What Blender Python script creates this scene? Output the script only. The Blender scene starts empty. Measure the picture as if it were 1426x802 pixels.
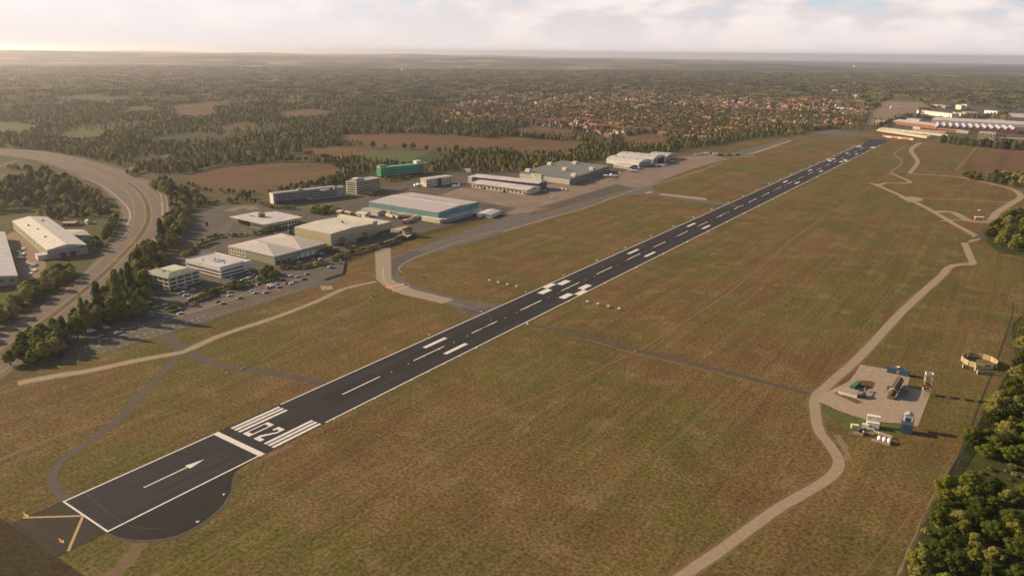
import bpy, bmesh, math, random
import numpy as np
from mathutils import Vector, Matrix, geometry
rng = random.Random(7); nr = np.random.RandomState(5)
D = bpy.data; SC = bpy.context.scene; COL = SC.collection
RAD = math.radians

# ------------------------------------------------------------------ camera, sky, sun, exposure
CAM_F, YAW, PITCH, ROLL = 1037.661, 0.6048909, 0.3067635, 0.0107799
CAM = Vector((298.646, -192.394, 187.002))
CAM.z = 187.002
fw = Vector((-math.sin(YAW)*math.cos(PITCH), math.cos(YAW)*math.cos(PITCH), -math.sin(PITCH)))
rt0 = Vector((math.cos(YAW), math.sin(YAW), 0)); up0 = rt0.cross(fw)
rt = rt0*math.cos(ROLL) + up0*math.sin(ROLL); up = -rt0*math.sin(ROLL) + up0*math.cos(ROLL)
cam = D.objects.new('camera', D.cameras.new('camera')); COL.objects.link(cam)
m = Matrix((rt, up, -fw)).transposed().to_4x4(); m.translation = CAM; cam.matrix_world = m
cam.data.sensor_width = 36; cam.data.lens = 36*CAM_F/1426; cam.data.clip_start = 1; cam.data.clip_end = 120000
SC.camera = cam

SUN_AZ, SUN_EL = 196.0, 23.0          # azimuth counter-clockwise from +x
sd = Vector((math.cos(RAD(SUN_AZ))*math.cos(RAD(SUN_EL)), math.sin(RAD(SUN_AZ))*math.cos(RAD(SUN_EL)), math.sin(RAD(SUN_EL))))
W = D.worlds.new('World'); SC.world = W; W.use_nodes = True
wt = W.node_tree; wt.nodes.clear(); N = wt.nodes.new; LK = wt.links.new
sky = N('ShaderNodeTexSky'); sky.sky_type = 'NISHITA'; sky.sun_disc = False
sky.sun_elevation = RAD(SUN_EL); sky.sun_rotation = RAD(90-SUN_AZ); sky.dust_density = 1.5
bg1 = N('ShaderNodeBackground'); bg1.inputs[1].default_value = 0.08; LK(sky.outputs[0], bg1.inputs[0])
tc = N('ShaderNodeTexCoord'); sp = N('ShaderNodeSeparateXYZ'); LK(tc.outputs['Generated'], sp.inputs[0])
def wm(op, a, b=None, c=None, clamp=False):
    n = N('ShaderNodeMath'); n.operation = op; n.use_clamp = clamp
    for i, v in enumerate((a, b, c)):
        if v is None: continue
        if isinstance(v, (int, float)): n.inputs[i].default_value = v
        else: LK(v, n.inputs[i])
    return n.outputs[0]
def wmap(v, a, b, c, d):
    n = N('ShaderNodeMapRange'); n.interpolation_type = 'SMOOTHSTEP'
    LK(v, n.inputs[0])
    for i, q in enumerate((a, b, c, d)): n.inputs[i+1].default_value = q
    return n.outputs[0]
zc = wm('MAXIMUM', sp.outputs[2], 0.0)
den = wm('ADD', zc, 0.055)
cv = N('ShaderNodeCombineXYZ'); LK(wm('DIVIDE', sp.outputs[0], den), cv.inputs[0]); LK(wm('DIVIDE', sp.outputs[1], den), cv.inputs[1])
def wnoise(vec, scale, det, rough, off):
    mp = N('ShaderNodeMapping'); mp.inputs[1].default_value = off; LK(vec, mp.inputs[0])
    n = N('ShaderNodeTexNoise'); n.inputs['Scale'].default_value = scale; n.inputs['Detail'].default_value = det
    n.inputs['Roughness'].default_value = rough; LK(mp.outputs[0], n.inputs['Vector']); return n.outputs[0]
cl = wnoise(cv.outputs[0], 0.62, 7, 0.55, (3.1, 1.7, 0.0))
cl2 = wnoise(cv.outputs[0], 1.3, 6, 0.6, (9.3, 4.2, 2.0))
puff = N('ShaderNodeMapping'); puff.inputs[3].default_value = (13, 13, 30); LK(tc.outputs['Generated'], puff.inputs[0])
pn = N('ShaderNodeTexNoise'); pn.inputs['Scale'].default_value = 1.0; pn.inputs['Detail'].default_value = 6; LK(puff.outputs[0], pn.inputs['Vector'])
cover = wmap(wm('ADD', wm('MULTIPLY', cl, 0.25), wm('MULTIPLY', pn.outputs[0], 0.75)), 0.37, 0.45, 0.0, 1.0)
cover = wm('MAXIMUM', cover, wmap(zc, 0.035, 0.065, 1.0, 0.0))
sunh = N('ShaderNodeVectorMath'); sunh.operation = 'DOT_PRODUCT'; LK(tc.outputs['Generated'], sunh.inputs[0])
sunh.inputs[1].default_value = (math.cos(RAD(SUN_AZ)), math.sin(RAD(SUN_AZ)), 0)
glow = wmap(sunh.outputs['Value'], 0.15, 0.95, 0.0, 1.0)
shade = wmap(wm('ADD', wm('MULTIPLY', cl2, 0.2), wm('MULTIPLY', pn.outputs[0], 0.8)), 0.42, 0.60, 0.0, 1.0)
rc = N('ShaderNodeMix'); rc.data_type = 'RGBA'; LK(shade, rc.inputs[0])
rc.inputs[6].default_value = (0.49, 0.45, 0.45, 1); rc.inputs[7].default_value = (0.615, 0.555, 0.535, 1)
rb = N('ShaderNodeMix'); rb.data_type = 'RGBA'; LK(cover, rb.inputs[0]); rb.inputs[6].default_value = (0.37, 0.44, 0.50, 1); LK(rc.outputs[2], rb.inputs[7])
rg = N('ShaderNodeMix'); rg.data_type = 'RGBA'; LK(glow, rg.inputs[0]); LK(rb.outputs[2], rg.inputs[6]); rg.inputs[7].default_value = (0.63, 0.585, 0.575, 1)
rh_ = N('ShaderNodeMix'); rh_.data_type = 'RGBA'; LK(wmap(zc, 0.0, 0.045, 0.85, 0.0), rh_.inputs[0]); LK(rg.outputs[2], rh_.inputs[6]); rh_.inputs[7].default_value = (0.565, 0.505, 0.49, 1)
bg2 = N('ShaderNodeBackground'); LK(rh_.outputs[2], bg2.inputs[0]); bg2.inputs[1].default_value = 1.0
fac = wmap(zc, 0.11, 0.30, 1.0, 0.0)
mx = N('ShaderNodeMixShader'); LK(fac, mx.inputs[0]); LK(bg1.outputs[0], mx.inputs[1]); LK(bg2.outputs[0], mx.inputs[2])
wo = N('ShaderNodeOutputWorld'); LK(mx.outputs[0], wo.inputs[0])

sl = D.lights.new('sun', 'SUN'); sl.energy = 5.0; sl.angle = RAD(0.6); sl.color = (1.0, 0.77, 0.50)
so = D.objects.new('sun', sl); COL.objects.link(so); so.rotation_euler = sd.to_track_quat('Z', 'Y').to_euler(); so.location = (0, 0, 900)
vs = SC.view_settings; vs.view_transform = 'Standard'; vs.look = 'None'; vs.gamma = 1; vs.use_curve_mapping = False
vs.exposure = 0.66
HAZE = 0.000050
SC.cycles.volume_bounces = 4; SC.cycles.max_bounces = 6

# ------------------------------------------------------------------ helpers
R_EARTH = 6371000.0
def ray(px, py): return fw + rt*((px-713)/CAM_F) - up*((py-401)/CAM_F)
def G(px, py, z=0.0):
    """ground (or height z) point seen at a pixel of the 1426 x 802 photograph"""
    d = ray(px, py); t = (z-CAM.z)/d.z; return CAM + d*t
def pix(x, y, z=0.0):
    d = Vector((x, y, z)) - CAM; k = d.dot(fw); return 713+CAM_F*d.dot(rt)/k, 401-CAM_F*d.dot(up)/k
def tag(o, label=None, cat=None, group=None, kind=None):
    for k, v in (('label', label), ('category', cat), ('group', group), ('kind', kind)):
        if v: o[k] = v
    return o
def empty(name, loc, label, cat, group=None, rz=0.0):
    o = D.objects.new(name, None); COL.objects.link(o); o.location = loc; o.rotation_euler.z = rz; o.empty_display_size = 0.5
    return tag(o, label, cat, group)
class MB:
    def __init__(s): s.v = []; s.f = []; s.mi = []; s.sm = []
    def add(s, vs, fs, mi=0, smooth=False):
        b = len(s.v); s.v += [tuple(q) for q in vs]
        for f in fs: s.f.append([b+i for i in f]); s.mi.append(mi); s.sm.append(smooth)
        return s
    def box(s, x0, x1, y0, y1, z0, z1, mi=0):
        return s.add([(x0,y0,z0),(x1,y0,z0),(x1,y1,z0),(x0,y1,z0),(x0,y0,z1),(x1,y0,z1),(x1,y1,z1),(x0,y1,z1)],
                     [(3,2,1,0),(4,5,6,7),(0,1,5,4),(1,2,6,5),(2,3,7,6),(3,0,4,7)], mi)
    def prism(s, poly, z0, z1, mi=0):
        n = len(poly); a = sum(poly[i][0]*poly[(i+1)%n][1]-poly[(i+1)%n][0]*poly[i][1] for i in range(n))
        if a < 0: poly = poly[::-1]
        return s.add([(p[0],p[1],z0) for p in poly]+[(p[0],p[1],z1) for p in poly],
                     [tuple(range(n))[::-1], tuple(range(n,2*n))]+[(i,(i+1)%n,n+(i+1)%n,n+i) for i in range(n)], mi)
    def tube(s, a, b, ra, rb=None, n=8, mi=0, smooth=True):
        a, b = Vector(a), Vector(b); rb = ra if rb is None else rb
        d = (b-a).normalized(); x = d.orthogonal().normalized(); y = d.cross(x)
        vs = [p+(x*math.cos(2*math.pi*i/n)+y*math.sin(2*math.pi*i/n))*r for p, r in ((a,ra),(b,rb)) for i in range(n)]
        s.add(vs, [(i,(i+1)%n,n+(i+1)%n,n+i) for i in range(n)], mi, smooth)
        k = len(s.v)-2*n
        s.f += [[k+i for i in range(n)][::-1], [k+n+i for i in range(n)]]; s.mi += [mi, mi]; s.sm += [False, False]
        return s
    def lathe(s, prof, n=12, c=(0,0,0), mi=0, axis='z'):
        def P(r, h, a):
            if axis == 'z': return (c[0]+r*math.cos(a), c[1]+r*math.sin(a), c[2]+h)
            if axis == 'y': return (c[0]+r*math.cos(a), c[1]+h, c[2]+r*math.sin(a))
            return (c[0]+h, c[1]+r*math.cos(a), c[2]+r*math.sin(a))
        vs = [P(r, h, 2*math.pi*i/n) for r, h in prof for i in range(n)]
        fs = [(j*n+i, j*n+(i+1)%n, (j+1)*n+(i+1)%n, (j+1)*n+i) for j in range(len(prof)-1) for i in range(n)]
        s.add(vs, fs, mi, True)
        return s
    def mesh(s, name, mats):
        me = D.meshes.new(name); me.from_pydata(s.v, [], s.f)
        for q in (mats if isinstance(mats, (list, tuple)) else [mats]): me.materials.append(q)
        me.polygons.foreach_set('material_index', s.mi); me.polygons.foreach_set('use_smooth', s.sm); me.update(); return me
    def build(s, name, mats, parent=None, loc=None):
        o = D.objects.new(name, s.mesh(name, mats)); COL.objects.link(o)
        if parent: o.parent = parent
        if loc is not None: o.location = loc
        return o
def kids(o): return list(o.children)
def dup(o, loc=None, rz=None, label=None, group=None, scale=None, parent=None):
    c = o.copy(); COL.objects.link(c)
    if parent: c.parent = parent
    if loc is not None: c.location = loc
    if rz is not None: c.rotation_euler.z = rz
    if scale is not None: c.scale = scale
    if label: c['label'] = label
    if group: c['group'] = group
    for ch in kids(o): dup(ch, parent=c)
    return c

# ------------------------------------------------------------------ materials
def M(name, col, rough=0.8, var=0.12, scale=0.5, col2=None, metal=0.0, spec=0.25, rnd=0.0, stretch=None, streak=None):
    mt = D.materials.new(name); mt.use_nodes = True; t = mt.node_tree; b = t.nodes['Principled BSDF']
    b.inputs['Roughness'].default_value = rough; b.inputs['Metallic'].default_value = metal; b.inputs['Specular IOR Level'].default_value = spec
    c = t.nodes.new('ShaderNodeTexCoord'); src = c.outputs['Object']
    if stretch:
        mp = t.nodes.new('ShaderNodeMapping'); mp.inputs[3].default_value = stretch; t.links.new(src, mp.inputs[0]); src = mp.outputs[0]
    n = t.nodes.new('ShaderNodeTexNoise'); n.inputs['Scale'].default_value = scale; n.inputs['Detail'].default_value = 5; n.inputs['Roughness'].default_value = 0.65
    t.links.new(src, n.inputs['Vector'])
    mx = t.nodes.new('ShaderNodeMix'); mx.data_type = 'RGBA'
    c2 = col2 or tuple(max(0, q*(1-2.4*var)) for q in col); c1 = col if col2 else tuple(min(1, q*(1+1.2*var)) for q in col)
    mx.inputs[6].default_value = (*c1, 1); mx.inputs[7].default_value = (*c2, 1)
    mr = t.nodes.new('ShaderNodeMapRange'); mr.inputs[1].default_value = 0.3; mr.inputs[2].default_value = 0.7
    t.links.new(n.outputs[0], mr.inputs[0]); t.links.new(mr.outputs[0], mx.inputs[0])
    out = mx.outputs[2]
    if rnd:
        oi = t.nodes.new('ShaderNodeObjectInfo'); hv = t.nodes.new('ShaderNodeHueSaturation')
        r = t.nodes.new('ShaderNodeMapRange'); r.inputs[3].default_value = 1-rnd; r.inputs[4].default_value = 1+rnd
        t.links.new(oi.outputs['Random'], r.inputs[0]); t.links.new(r.outputs[0], hv.inputs['Value']); t.links.new(out, hv.inputs['Color']); out = hv.outputs[0]
    t.links.new(out, b.inputs['Base Color']); return mt
def striped(name, col, col2, period, ang=0.0, width=0.5, rough=0.6, soft=0.08, axis=None, dirt=0.15):
    """ribbed sheet: bands of two colours along one direction (axis z for horizontal boards)"""
    mt = M(name, (1,1,1), rough); t = mt.node_tree; b = t.nodes['Principled BSDF']
    c = t.nodes.new('ShaderNodeTexCoord'); s = t.nodes.new('ShaderNodeSeparateXYZ'); mp = t.nodes.new('ShaderNodeMapping')
    mp.inputs[2].default_value = (0,0,-ang); t.links.new(c.outputs['Object'], mp.inputs[0]); t.links.new(mp.outputs[0], s.inputs[0])
    d = t.nodes.new('ShaderNodeMath'); d.operation = 'DIVIDE'; d.inputs[1].default_value = period; t.links.new(s.outputs[2 if axis == 'z' else 0], d.inputs[0])
    fr = t.nodes.new('ShaderNodeMath'); fr.operation = 'FRACT'; t.links.new(d.outputs[0], fr.inputs[0])
    r = t.nodes.new('ShaderNodeMapRange'); r.inputs[1].default_value = width-soft; r.inputs[2].default_value = width+soft; t.links.new(fr.outputs[0], r.inputs[0])
    mx = t.nodes.new('ShaderNodeMix'); mx.data_type = 'RGBA'; mx.inputs[6].default_value = (*col,1); mx.inputs[7].default_value = (*col2,1); t.links.new(r.outputs[0], mx.inputs[0])
    old = [l.from_socket for l in t.links if l.to_socket == b.inputs['Base Color']][0]
    mu = t.nodes.new('ShaderNodeMix'); mu.data_type = 'RGBA'; mu.blend_type = 'MULTIPLY'; mu.inputs[0].default_value = 1.0
    t.links.new(mx.outputs[2], mu.inputs[6]); t.links.new(old, mu.inputs[7]); t.links.new(mu.outputs[2], b.inputs['Base Color']); return mt

def ground_mat(name, cols, fine=0.9, mid=0.06, big=0.011, stripe=None, fine_amt=0.5, warp=(1,1,1)):
    """grass or soil: patches at three sizes between three real colours, plus mown streaks"""
    mt = D.materials.new(name); mt.use_nodes = True; t = mt.node_tree; b = t.nodes['Principled BSDF']
    b.inputs['Roughness'].default_value = 0.95; b.inputs['Specular IOR Level'].default_value = 0.05
    c = t.nodes.new('ShaderNodeTexCoord')
    def noise(sc, det=4, st=(1,1,1), off=0.0):
        mp = t.nodes.new('ShaderNodeMapping'); mp.inputs[3].default_value = st; mp.inputs[1].default_value = (off, off*0.7, 0); t.links.new(c.outputs['Object'], mp.inputs[0])
        n = t.nodes.new('ShaderNodeTexNoise'); n.inputs['Scale'].default_value = sc; n.inputs['Detail'].default_value = det; n.inputs['Roughness'].default_value = 0.6
        t.links.new(mp.outputs[0], n.inputs['Vector']); return n.outputs[0]
    def math_(op, a, bb):
        n = t.nodes.new('ShaderNodeMath'); n.operation = op
        for i, v in enumerate((a, bb)):
            if isinstance(v, (int, float)): n.inputs[i].default_value = v
            else: t.links.new(v, n.inputs[i])
        return n.outputs[0]
    def rmap(v, a, bb, lo=0.0, hi=1.0):
        n = t.nodes.new('ShaderNodeMapRange'); t.links.new(v, n.inputs[0])
        for i, q in enumerate((a, bb, lo, hi)): n.inputs[i+1].default_value = q
        return n.outputs[0]
    def mix(f, a, bb, blend='MIX'):
        n = t.nodes.new('ShaderNodeMix'); n.data_type = 'RGBA'; n.blend_type = blend
        if isinstance(f, (int, float)): n.inputs[0].default_value = f
        else: t.links.new(f, n.inputs[0])
        for i, v in ((6, a), (7, bb)):
            if isinstance(v, tuple): n.inputs[i].default_value = (*v, 1)
            else: t.links.new(v, n.inputs[i])
        return n.outputs[2]
    a = math_('ADD', math_('MULTIPLY', noise(big, 6, warp), 0.62), math_('MULTIPLY', noise(mid, 5, warp, 31), 0.38))
    green = rmap(a, 0.44, 0.58)
    dark = rmap(math_('ADD', math_('MULTIPLY', noise(mid*0.6, 6, warp, 77), 0.6), math_('MULTIPLY', noise(fine*0.3, 4, (1,1,1), 5), 0.4)), 0.40, 0.64)
    col = mix(green, cols[0], cols[1]); col = mix(math_('MULTIPLY', dark, 0.65), col, cols[2])
    if len(cols) > 3: col = mix(rmap(noise(mid*1.7, 6, warp, 13), 0.52, 0.80), col, cols[3])
    f = rmap(noise(fine, 5, (1,1,1), 3), 0.28, 0.72, 1-fine_amt, 1+fine_amt)
    if stripe:
        s = rmap(noise(stripe, 3, (1, 0.03, 1), 9), 0.35, 0.65, 0.91, 1.09); f = math_('MULTIPLY', f, s)
        s = rmap(noise(stripe*0.35, 3, (1, 0.05, 1), 19), 0.35, 0.65, 0.90, 1.10); f = math_('MULTIPLY', f, s)
    cm = t.nodes.new('ShaderNodeCombineXYZ'); 
    for i in range(3): t.links.new(f, cm.inputs[i])
    col = mix(1.0, col, cm.outputs[0], 'MULTIPLY'); t.links.new(col, b.inputs['Base Color'])
    bp = t.nodes.new('ShaderNodeBump'); bp.inputs['Strength'].default_value = 0.55; bp.inputs['Distance'].default_value = 0.35
    t.links.new(noise(fine*1.3, 4, (1,1,1), 8), bp.inputs['Height']); t.links.new(bp.outputs[0], b.inputs['Normal'])
    return mt

def leaf_mat(name, ramp, trans=0.45):
    mt = D.materials.new(name); mt.use_nodes = True; t = mt.node_tree; t.nodes.clear(); n = t.nodes.new; l = t.links.new
    oi = n('ShaderNodeObjectInfo'); cr = n('ShaderNodeValToRGB'); e = cr.color_ramp.elements
    while len(e) < len(ramp): e.new(0.5)
    for i, c in enumerate(ramp): e[i].position = (0.0, 0.4, 0.74, 1.0)[i] if len(ramp) == 4 else i/(len(ramp)-1); e[i].color = (*c, 1)
    c = n('ShaderNodeTexCoord'); no = n('ShaderNodeTexNoise'); no.inputs['Scale'].default_value = 0.55; no.inputs['Detail'].default_value = 3; l(c.outputs['Object'], no.inputs['Vector'])
    mr = n('ShaderNodeMapRange'); mr.inputs[1].default_value = 0.3; mr.inputs[2].default_value = 0.7; mr.inputs[3].default_value = -0.3; mr.inputs[4].default_value = 0.3; l(no.outputs[0], mr.inputs[0])
    ad = n('ShaderNodeMath'); ad.operation = 'ADD'; ad.use_clamp = True; l(oi.outputs['Random'], ad.inputs[0]); l(mr.outputs[0], ad.inputs[1]); l(ad.outputs[0], cr.inputs[0])
    d = n('ShaderNodeBsdfDiffuse'); l(cr.outputs[0], d.inputs[0]); tr = n('ShaderNodeBsdfTranslucent'); l(cr.outputs[0], tr.inputs[0])
    mx = n('ShaderNodeMixShader'); mx.inputs[0].default_value = trans; l(d.outputs[0], mx.inputs[1]); l(tr.outputs[0], mx.inputs[2])
    o = n('ShaderNodeOutputMaterial'); l(mx.outputs[0], o.inputs[0]); return mt

m_air = ground_mat('airfield grass', [(0.150,0.094,0.039), (0.099,0.095,0.024), (0.088,0.056,0.024), (0.190,0.128,0.064)], fine=0.6, mid=0.028, big=0.0062, stripe=0.30, fine_amt=0.62)
m_land = ground_mat('farmland', [(0.095,0.082,0.036), (0.070,0.080,0.028), (0.085,0.062,0.034), (0.130,0.095,0.050)], fine=0.2, mid=0.012, big=0.003, fine_amt=0.3)
m_shadeground = ground_mat('shade-painted ground', [(0.060,0.043,0.025), (0.052,0.045,0.021), (0.034,0.026,0.016)], fine=0.6, mid=0.06, big=0.02, fine_amt=0.4)  # brown ground with the corner's shade mixed into its colours
m_undergrowth = ground_mat('undergrowth', [(0.060,0.064,0.020), (0.045,0.06,0.016), (0.028,0.030,0.012), (0.10,0.072,0.032)], fine=0.5, mid=0.06, big=0.02, fine_amt=0.45)
m_soil = ground_mat('brown stubble', [(0.140,0.080,0.042), (0.118,0.073,0.036), (0.100,0.060,0.033)], fine=0.12, mid=0.02, big=0.006, stripe=0.10, fine_amt=0.2, warp=(0.3,1,1))
m_meadow = ground_mat('meadow', [(0.095,0.105,0.035), (0.085,0.110,0.032), (0.085,0.08,0.032)], fine=0.3, mid=0.03, big=0.008, fine_amt=0.2)
m_greenc = ground_mat('green crop', [(0.055,0.068,0.036), (0.05,0.066,0.036), (0.045,0.05,0.032)], fine=0.3, mid=0.03, big=0.008, fine_amt=0.2)
m_tarmac = M('runway asphalt', (0.021,0.021,0.025), 0.85, 0.2, 0.25, col2=(0.042,0.039,0.037), stretch=(1,0.06,1), spec=0.12)
m_pad = M('turning pad asphalt', (0.023,0.022,0.022), 0.9, 0.2, 0.08, col2=(0.032,0.030,0.028), spec=0.1)
m_stop = M('stopway asphalt', (0.056,0.046,0.033), 0.9, 0.2, 0.3, col2=(0.037,0.032,0.026), stretch=(0.1,1,1), spec=0.1)
m_taxi = M('taxiway asphalt', (0.125,0.105,0.088), 0.9, 0.15, 0.12, col2=(0.085,0.072,0.062))
m_taxi2 = M('dark taxiway', (0.085,0.068,0.053), 0.9, 0.15, 0.12, col2=(0.062,0.050,0.040))
m_conc = M('pale concrete', (0.30,0.235,0.165), 0.9, 0.1, 0.3, col2=(0.225,0.175,0.125))
m_apron = M('apron concrete', (0.225,0.165,0.115), 0.9, 0.12, 0.03, col2=(0.145,0.108,0.078))
m_yard = M('yard asphalt', (0.098,0.078,0.055), 0.9, 0.15, 0.05, col2=(0.055,0.045,0.034))
m_yard2 = M('car park asphalt', (0.105,0.088,0.066), 0.9, 0.12, 0.08, col2=(0.078,0.065,0.050))
m_track = M('gravel track', (0.31,0.235,0.15), 0.95, 0.12, 0.35, col2=(0.235,0.175,0.11))
m_dirt = M('dirt', (0.23,0.16,0.10), 0.95, 0.12, 0.25, col2=(0.16,0.105,0.062))
m_padc = M('training pad concrete', (0.36,0.272,0.195), 0.9, 0.1, 0.35, col2=(0.24,0.182,0.132))
m_motor = M('motorway surface', (0.140,0.098,0.068), 0.85, 0.1, 0.05, col2=(0.100,0.071,0.051), stretch=(1,1,1))
m_white = M('white paint', (0.66,0.60,0.54), 0.8, 0.10, 0.5)
m_dim = M('worn white paint', (0.30,0.24,0.18), 0.85, 0.1, 0.8)
m_yel = M('yellow paint', (0.55,0.33,0.08), 0.8, 0.1, 0.8)
m_yel2 = M('faded yellow paint', (0.40,0.27,0.12), 0.8, 0.1, 0.8)
m_redp = M('red paint', (0.60,0.13,0.09), 0.7, 0.1, 0.8)
m_faint = M('faint wheel track', (0.165,0.108,0.060), 0.95, 0.15, 0.25, col2=(0.12,0.076,0.036)); m_ghost = M('ghost line', (0.10,0.088,0.075), 0.9); m_rline = M('worn red line', (0.34,0.10,0.075), 0.8, 0.15, 0.8); m_pink = M('faded red paint', (0.55,0.26,0.19), 0.8, 0.1, 0.8)
m_glass = M('dark glazing', (0.025,0.027,0.030), 0.15, 0.1, 0.5, spec=0.5)
m_dark = M('dark metal', (0.045,0.040,0.036), 0.6)
m_grey = M('grey metal', (0.28,0.27,0.25), 0.5)
m_wwhite = M('white cladding', (0.66,0.61,0.53), 0.6, 0.06, 0.2)
m_wcream = M('cream render', (0.60,0.53,0.38), 0.7, 0.08, 0.2)
m_wbeige = M('beige panels', (0.50,0.46,0.35), 0.7, 0.08, 0.2)
m_wgrey = M('grey panels', (0.30,0.285,0.24), 0.7, 0.08, 0.2)
m_roofw = M('white roof membrane', (0.50,0.445,0.40), 0.55, 0.10, 0.09)
m_roofg = M('grey roof', (0.36,0.33,0.27), 0.6, 0.1, 0.1)
m_brick = M('brick', (0.30,0.125,0.07), 0.85, 0.12, 0.6)
m_tan = M('tan brick', (0.32,0.22,0.15), 0.85, 0.12, 0.6)
m_blue = M('blue paint', (0.045,0.105,0.20), 0.5)
m_wood = M('bark', (0.10,0.07,0.045), 0.95, 0.15, 2.0)

# ------------------------------------------------------------------ terrain and surfaces
_h = [(nr.uniform(0, 6.28), nr.uniform(0, 6.28), 2*math.pi/nr.uniform(2500, 9000)) for _ in range(9)]
def ter(x, y):
    dx, dy = x-CAM.x, y-CAM.y; d = np.sqrt(dx*dx+dy*dy)
    z = -np.maximum(0, d*d-2900.0**2)/(2*R_EARTH)
    s = 0
    for i, (ph, an, k) in enumerate(_h): s = s + np.sin((dx*math.cos(an)+dy*math.sin(an))*k+ph)
    s = np.clip(s/4.5+0.25, 0, 1.6)
    az = np.degrees(np.arctan2(dy, dx))-np.degrees(np.arctan2(fw.y, fw.x))   # + to the left
    g1 = np.clip((d-3100)/2500, 0, 1); g1 = g1*g1*(3-2*g1)
    g2 = np.clip((d-7500)/6000, 0, 1); g2 = g2*g2*(3-2*g2)
    side = np.clip((az+26)/44, 0.0, 1.0)
    z = z + g1*s*12 + g2*(s*48*(0.35+0.65*side) + 85*side)
    ridge = np.exp(-((az-27)/11.0)**2)*np.exp(-((d-3350)/380)**2)*20*np.clip((d-2900)/200, 0, 1)
    return z + ridge
gm = MB(); rings = [0]+sorted(list(np.geomspace(60, 60000, 110))+[2890.0]); na = 240
vs_ = []
for r in rings:
    for i in range(na):
        a = 2*math.pi*i/na; x, y = CAM.x+r*math.cos(a), CAM.y+r*math.sin(a); vs_.append((x, y, float(ter(x, y))))
fs_ = [(j*na+i, j*na+(i+1)%na, (j+1)*na+(i+1)%na, (j+1)*na+i) for j in range(1, len(rings)-1) for i in range(na)]
gm.add(vs_, fs_, 0, True); c0 = [na+i for i in range(na)]; gm.f.append(c0); gm.mi.append(0); gm.sm.append(True)

def far_mat():
    """countryside: near farmland turning into a patchwork of fields and woods"""
    mt = m_land; t = mt.node_tree; b = t.nodes['Principled BSDF']; n = t.nodes.new; l = t.links.new
    near = [q.from_socket for q in t.links if q.to_socket == b.inputs['Base Color']][0]
    g = n('ShaderNodeNewGeometry'); v = n('ShaderNodeTexVoronoi'); v.inputs['Scale'].default_value = 0.0026; v.inputs['Randomness'].default_value = 0.9
    l(g.outputs['Position'], v.inputs['Vector']); s = n('ShaderNodeSeparateColor'); l(v.outputs['Color'], s.inputs[0])
    cr = n('ShaderNodeValToRGB'); cr.color_ramp.interpolation = 'CONSTANT'; e = cr.color_ramp.elements
    for p, c in ((0.0,(0.036,0.045,0.018)), (0.42,(0.085,0.085,0.035)), (0.58,(0.15,0.11,0.06)), (0.70,(0.030,0.040,0.016)), (0.84,(0.26,0.20,0.11)), (0.93,(0.10,0.11,0.04))):
        q = e[0] if p == 0 else e.new(p); q.color = (*c, 1); q.position = p
    e[-1].color = (0.10,0.11,0.04,1)
    l(s.outputs[0], cr.inputs[0])
    d = n('ShaderNodeVectorMath'); d.operation = 'DISTANCE'; l(g.outputs['Position'], d.inputs[0]); d.inputs[1].default_value = (CAM.x, CAM.y, 0)
    r = n('ShaderNodeMapRange'); l(d.outputs['Value'], r.inputs[0]); r.inputs[1].default_value = 5200; r.inputs[2].default_value = 7500
    mx = n('ShaderNodeMix'); mx.data_type = 'RGBA'; l(r.outputs[0], mx.inputs[0]); l(near, mx.inputs[6]); l(cr.outputs[0], mx.inputs[7])
    l(mx.outputs[2], b.inputs['Base Color'])
far_mat()
ground = gm.build('ground', m_land); ground['kind'] = 'structure'

_zc = [0]
def uz(z): _zc[0] += 1; return z+(_zc[0]%7)*0.0009
def surf(name, mat, polys, z, kind='structure', holes=None):
    """flat sheet(s) on the ground; polys are lists of world points"""
    b = MB(); z = uz(z)
    for poly in polys:
        z += 0.0011
        p3 = [Vector((p[0], p[1], z)) for p in poly]
        tri = geometry.tessellate_polygon([p3])
        out = []
        for t in tri:
            a, bb, c = (p3[i] for i in t)
            out.append(t if (bb-a).cross(c-a).z > 0 else t[::-1])
        b.add(p3, out)
    o = b.build(name, mat); o['kind'] = kind; return o
def PX(*pts): return [G(x, y) for x, y in pts]
def smooth(pts, n=6, closed=False):
    P = [Vector((p[0], p[1], 0)) for p in pts]; out = []
    k = len(P)
    for i in range(k if closed else k-1):
        if closed: a, b, c, d = P[i-1], P[i], P[(i+1)%k], P[(i+2)%k]
        else: a, b, c, d = P[max(i-1,0)], P[i], P[i+1], P[min(i+2,k-1)]
        for j in range(n):
            t = j/n; out.append(0.5*((2*b)+(c-a)*t+(2*a-5*b+4*c-d)*t*t+(3*b-a-3*c+d)*t**3))
    if not closed: out.append(P[-1])
    return out
def strip(pts, w, off=0.0):
    """quads of a ribbon along world points; w a number or (start, end)"""
    L, Rr = [], []
    n = len(pts)
    for i, p in enumerate(pts):
        a, b = pts[max(i-1,0)], pts[min(i+1,n-1)]; d = Vector((b[0]-a[0], b[1]-a[1])).normalized(); q = Vector((-d.y, d.x))
        ww = w if isinstance(w, (int, float)) else w[0]+(w[1]-w[0])*i/(n-1)
        L.append(Vector((p[0], p[1]))+q*(off+ww/2)); Rr.append(Vector((p[0], p[1]))+q*(off-ww/2))
    return L, Rr
def ribbon(name, mat, pts, w, z, px=True, sm=6, off=0.0, wob=0.0):
    P = PX(*pts) if px else [Vector((*p, 0)) for p in pts]; z = uz(z)
    if sm: P = smooth(P, sm)
    L, Rr = strip(P, w, off); b = MB()
    if wob:
        for q in L+Rr: q += Vector((rng.uniform(-wob, wob), rng.uniform(-wob, wob)))
    n = len(L); b.add([(q.x,q.y,z) for q in L]+[(q.x,q.y,z) for q in Rr], [(i, n+i, n+i+1, i+1) for i in range(n-1)])
    o = b.build(name, mat); o['kind'] = 'structure'; return o
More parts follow.
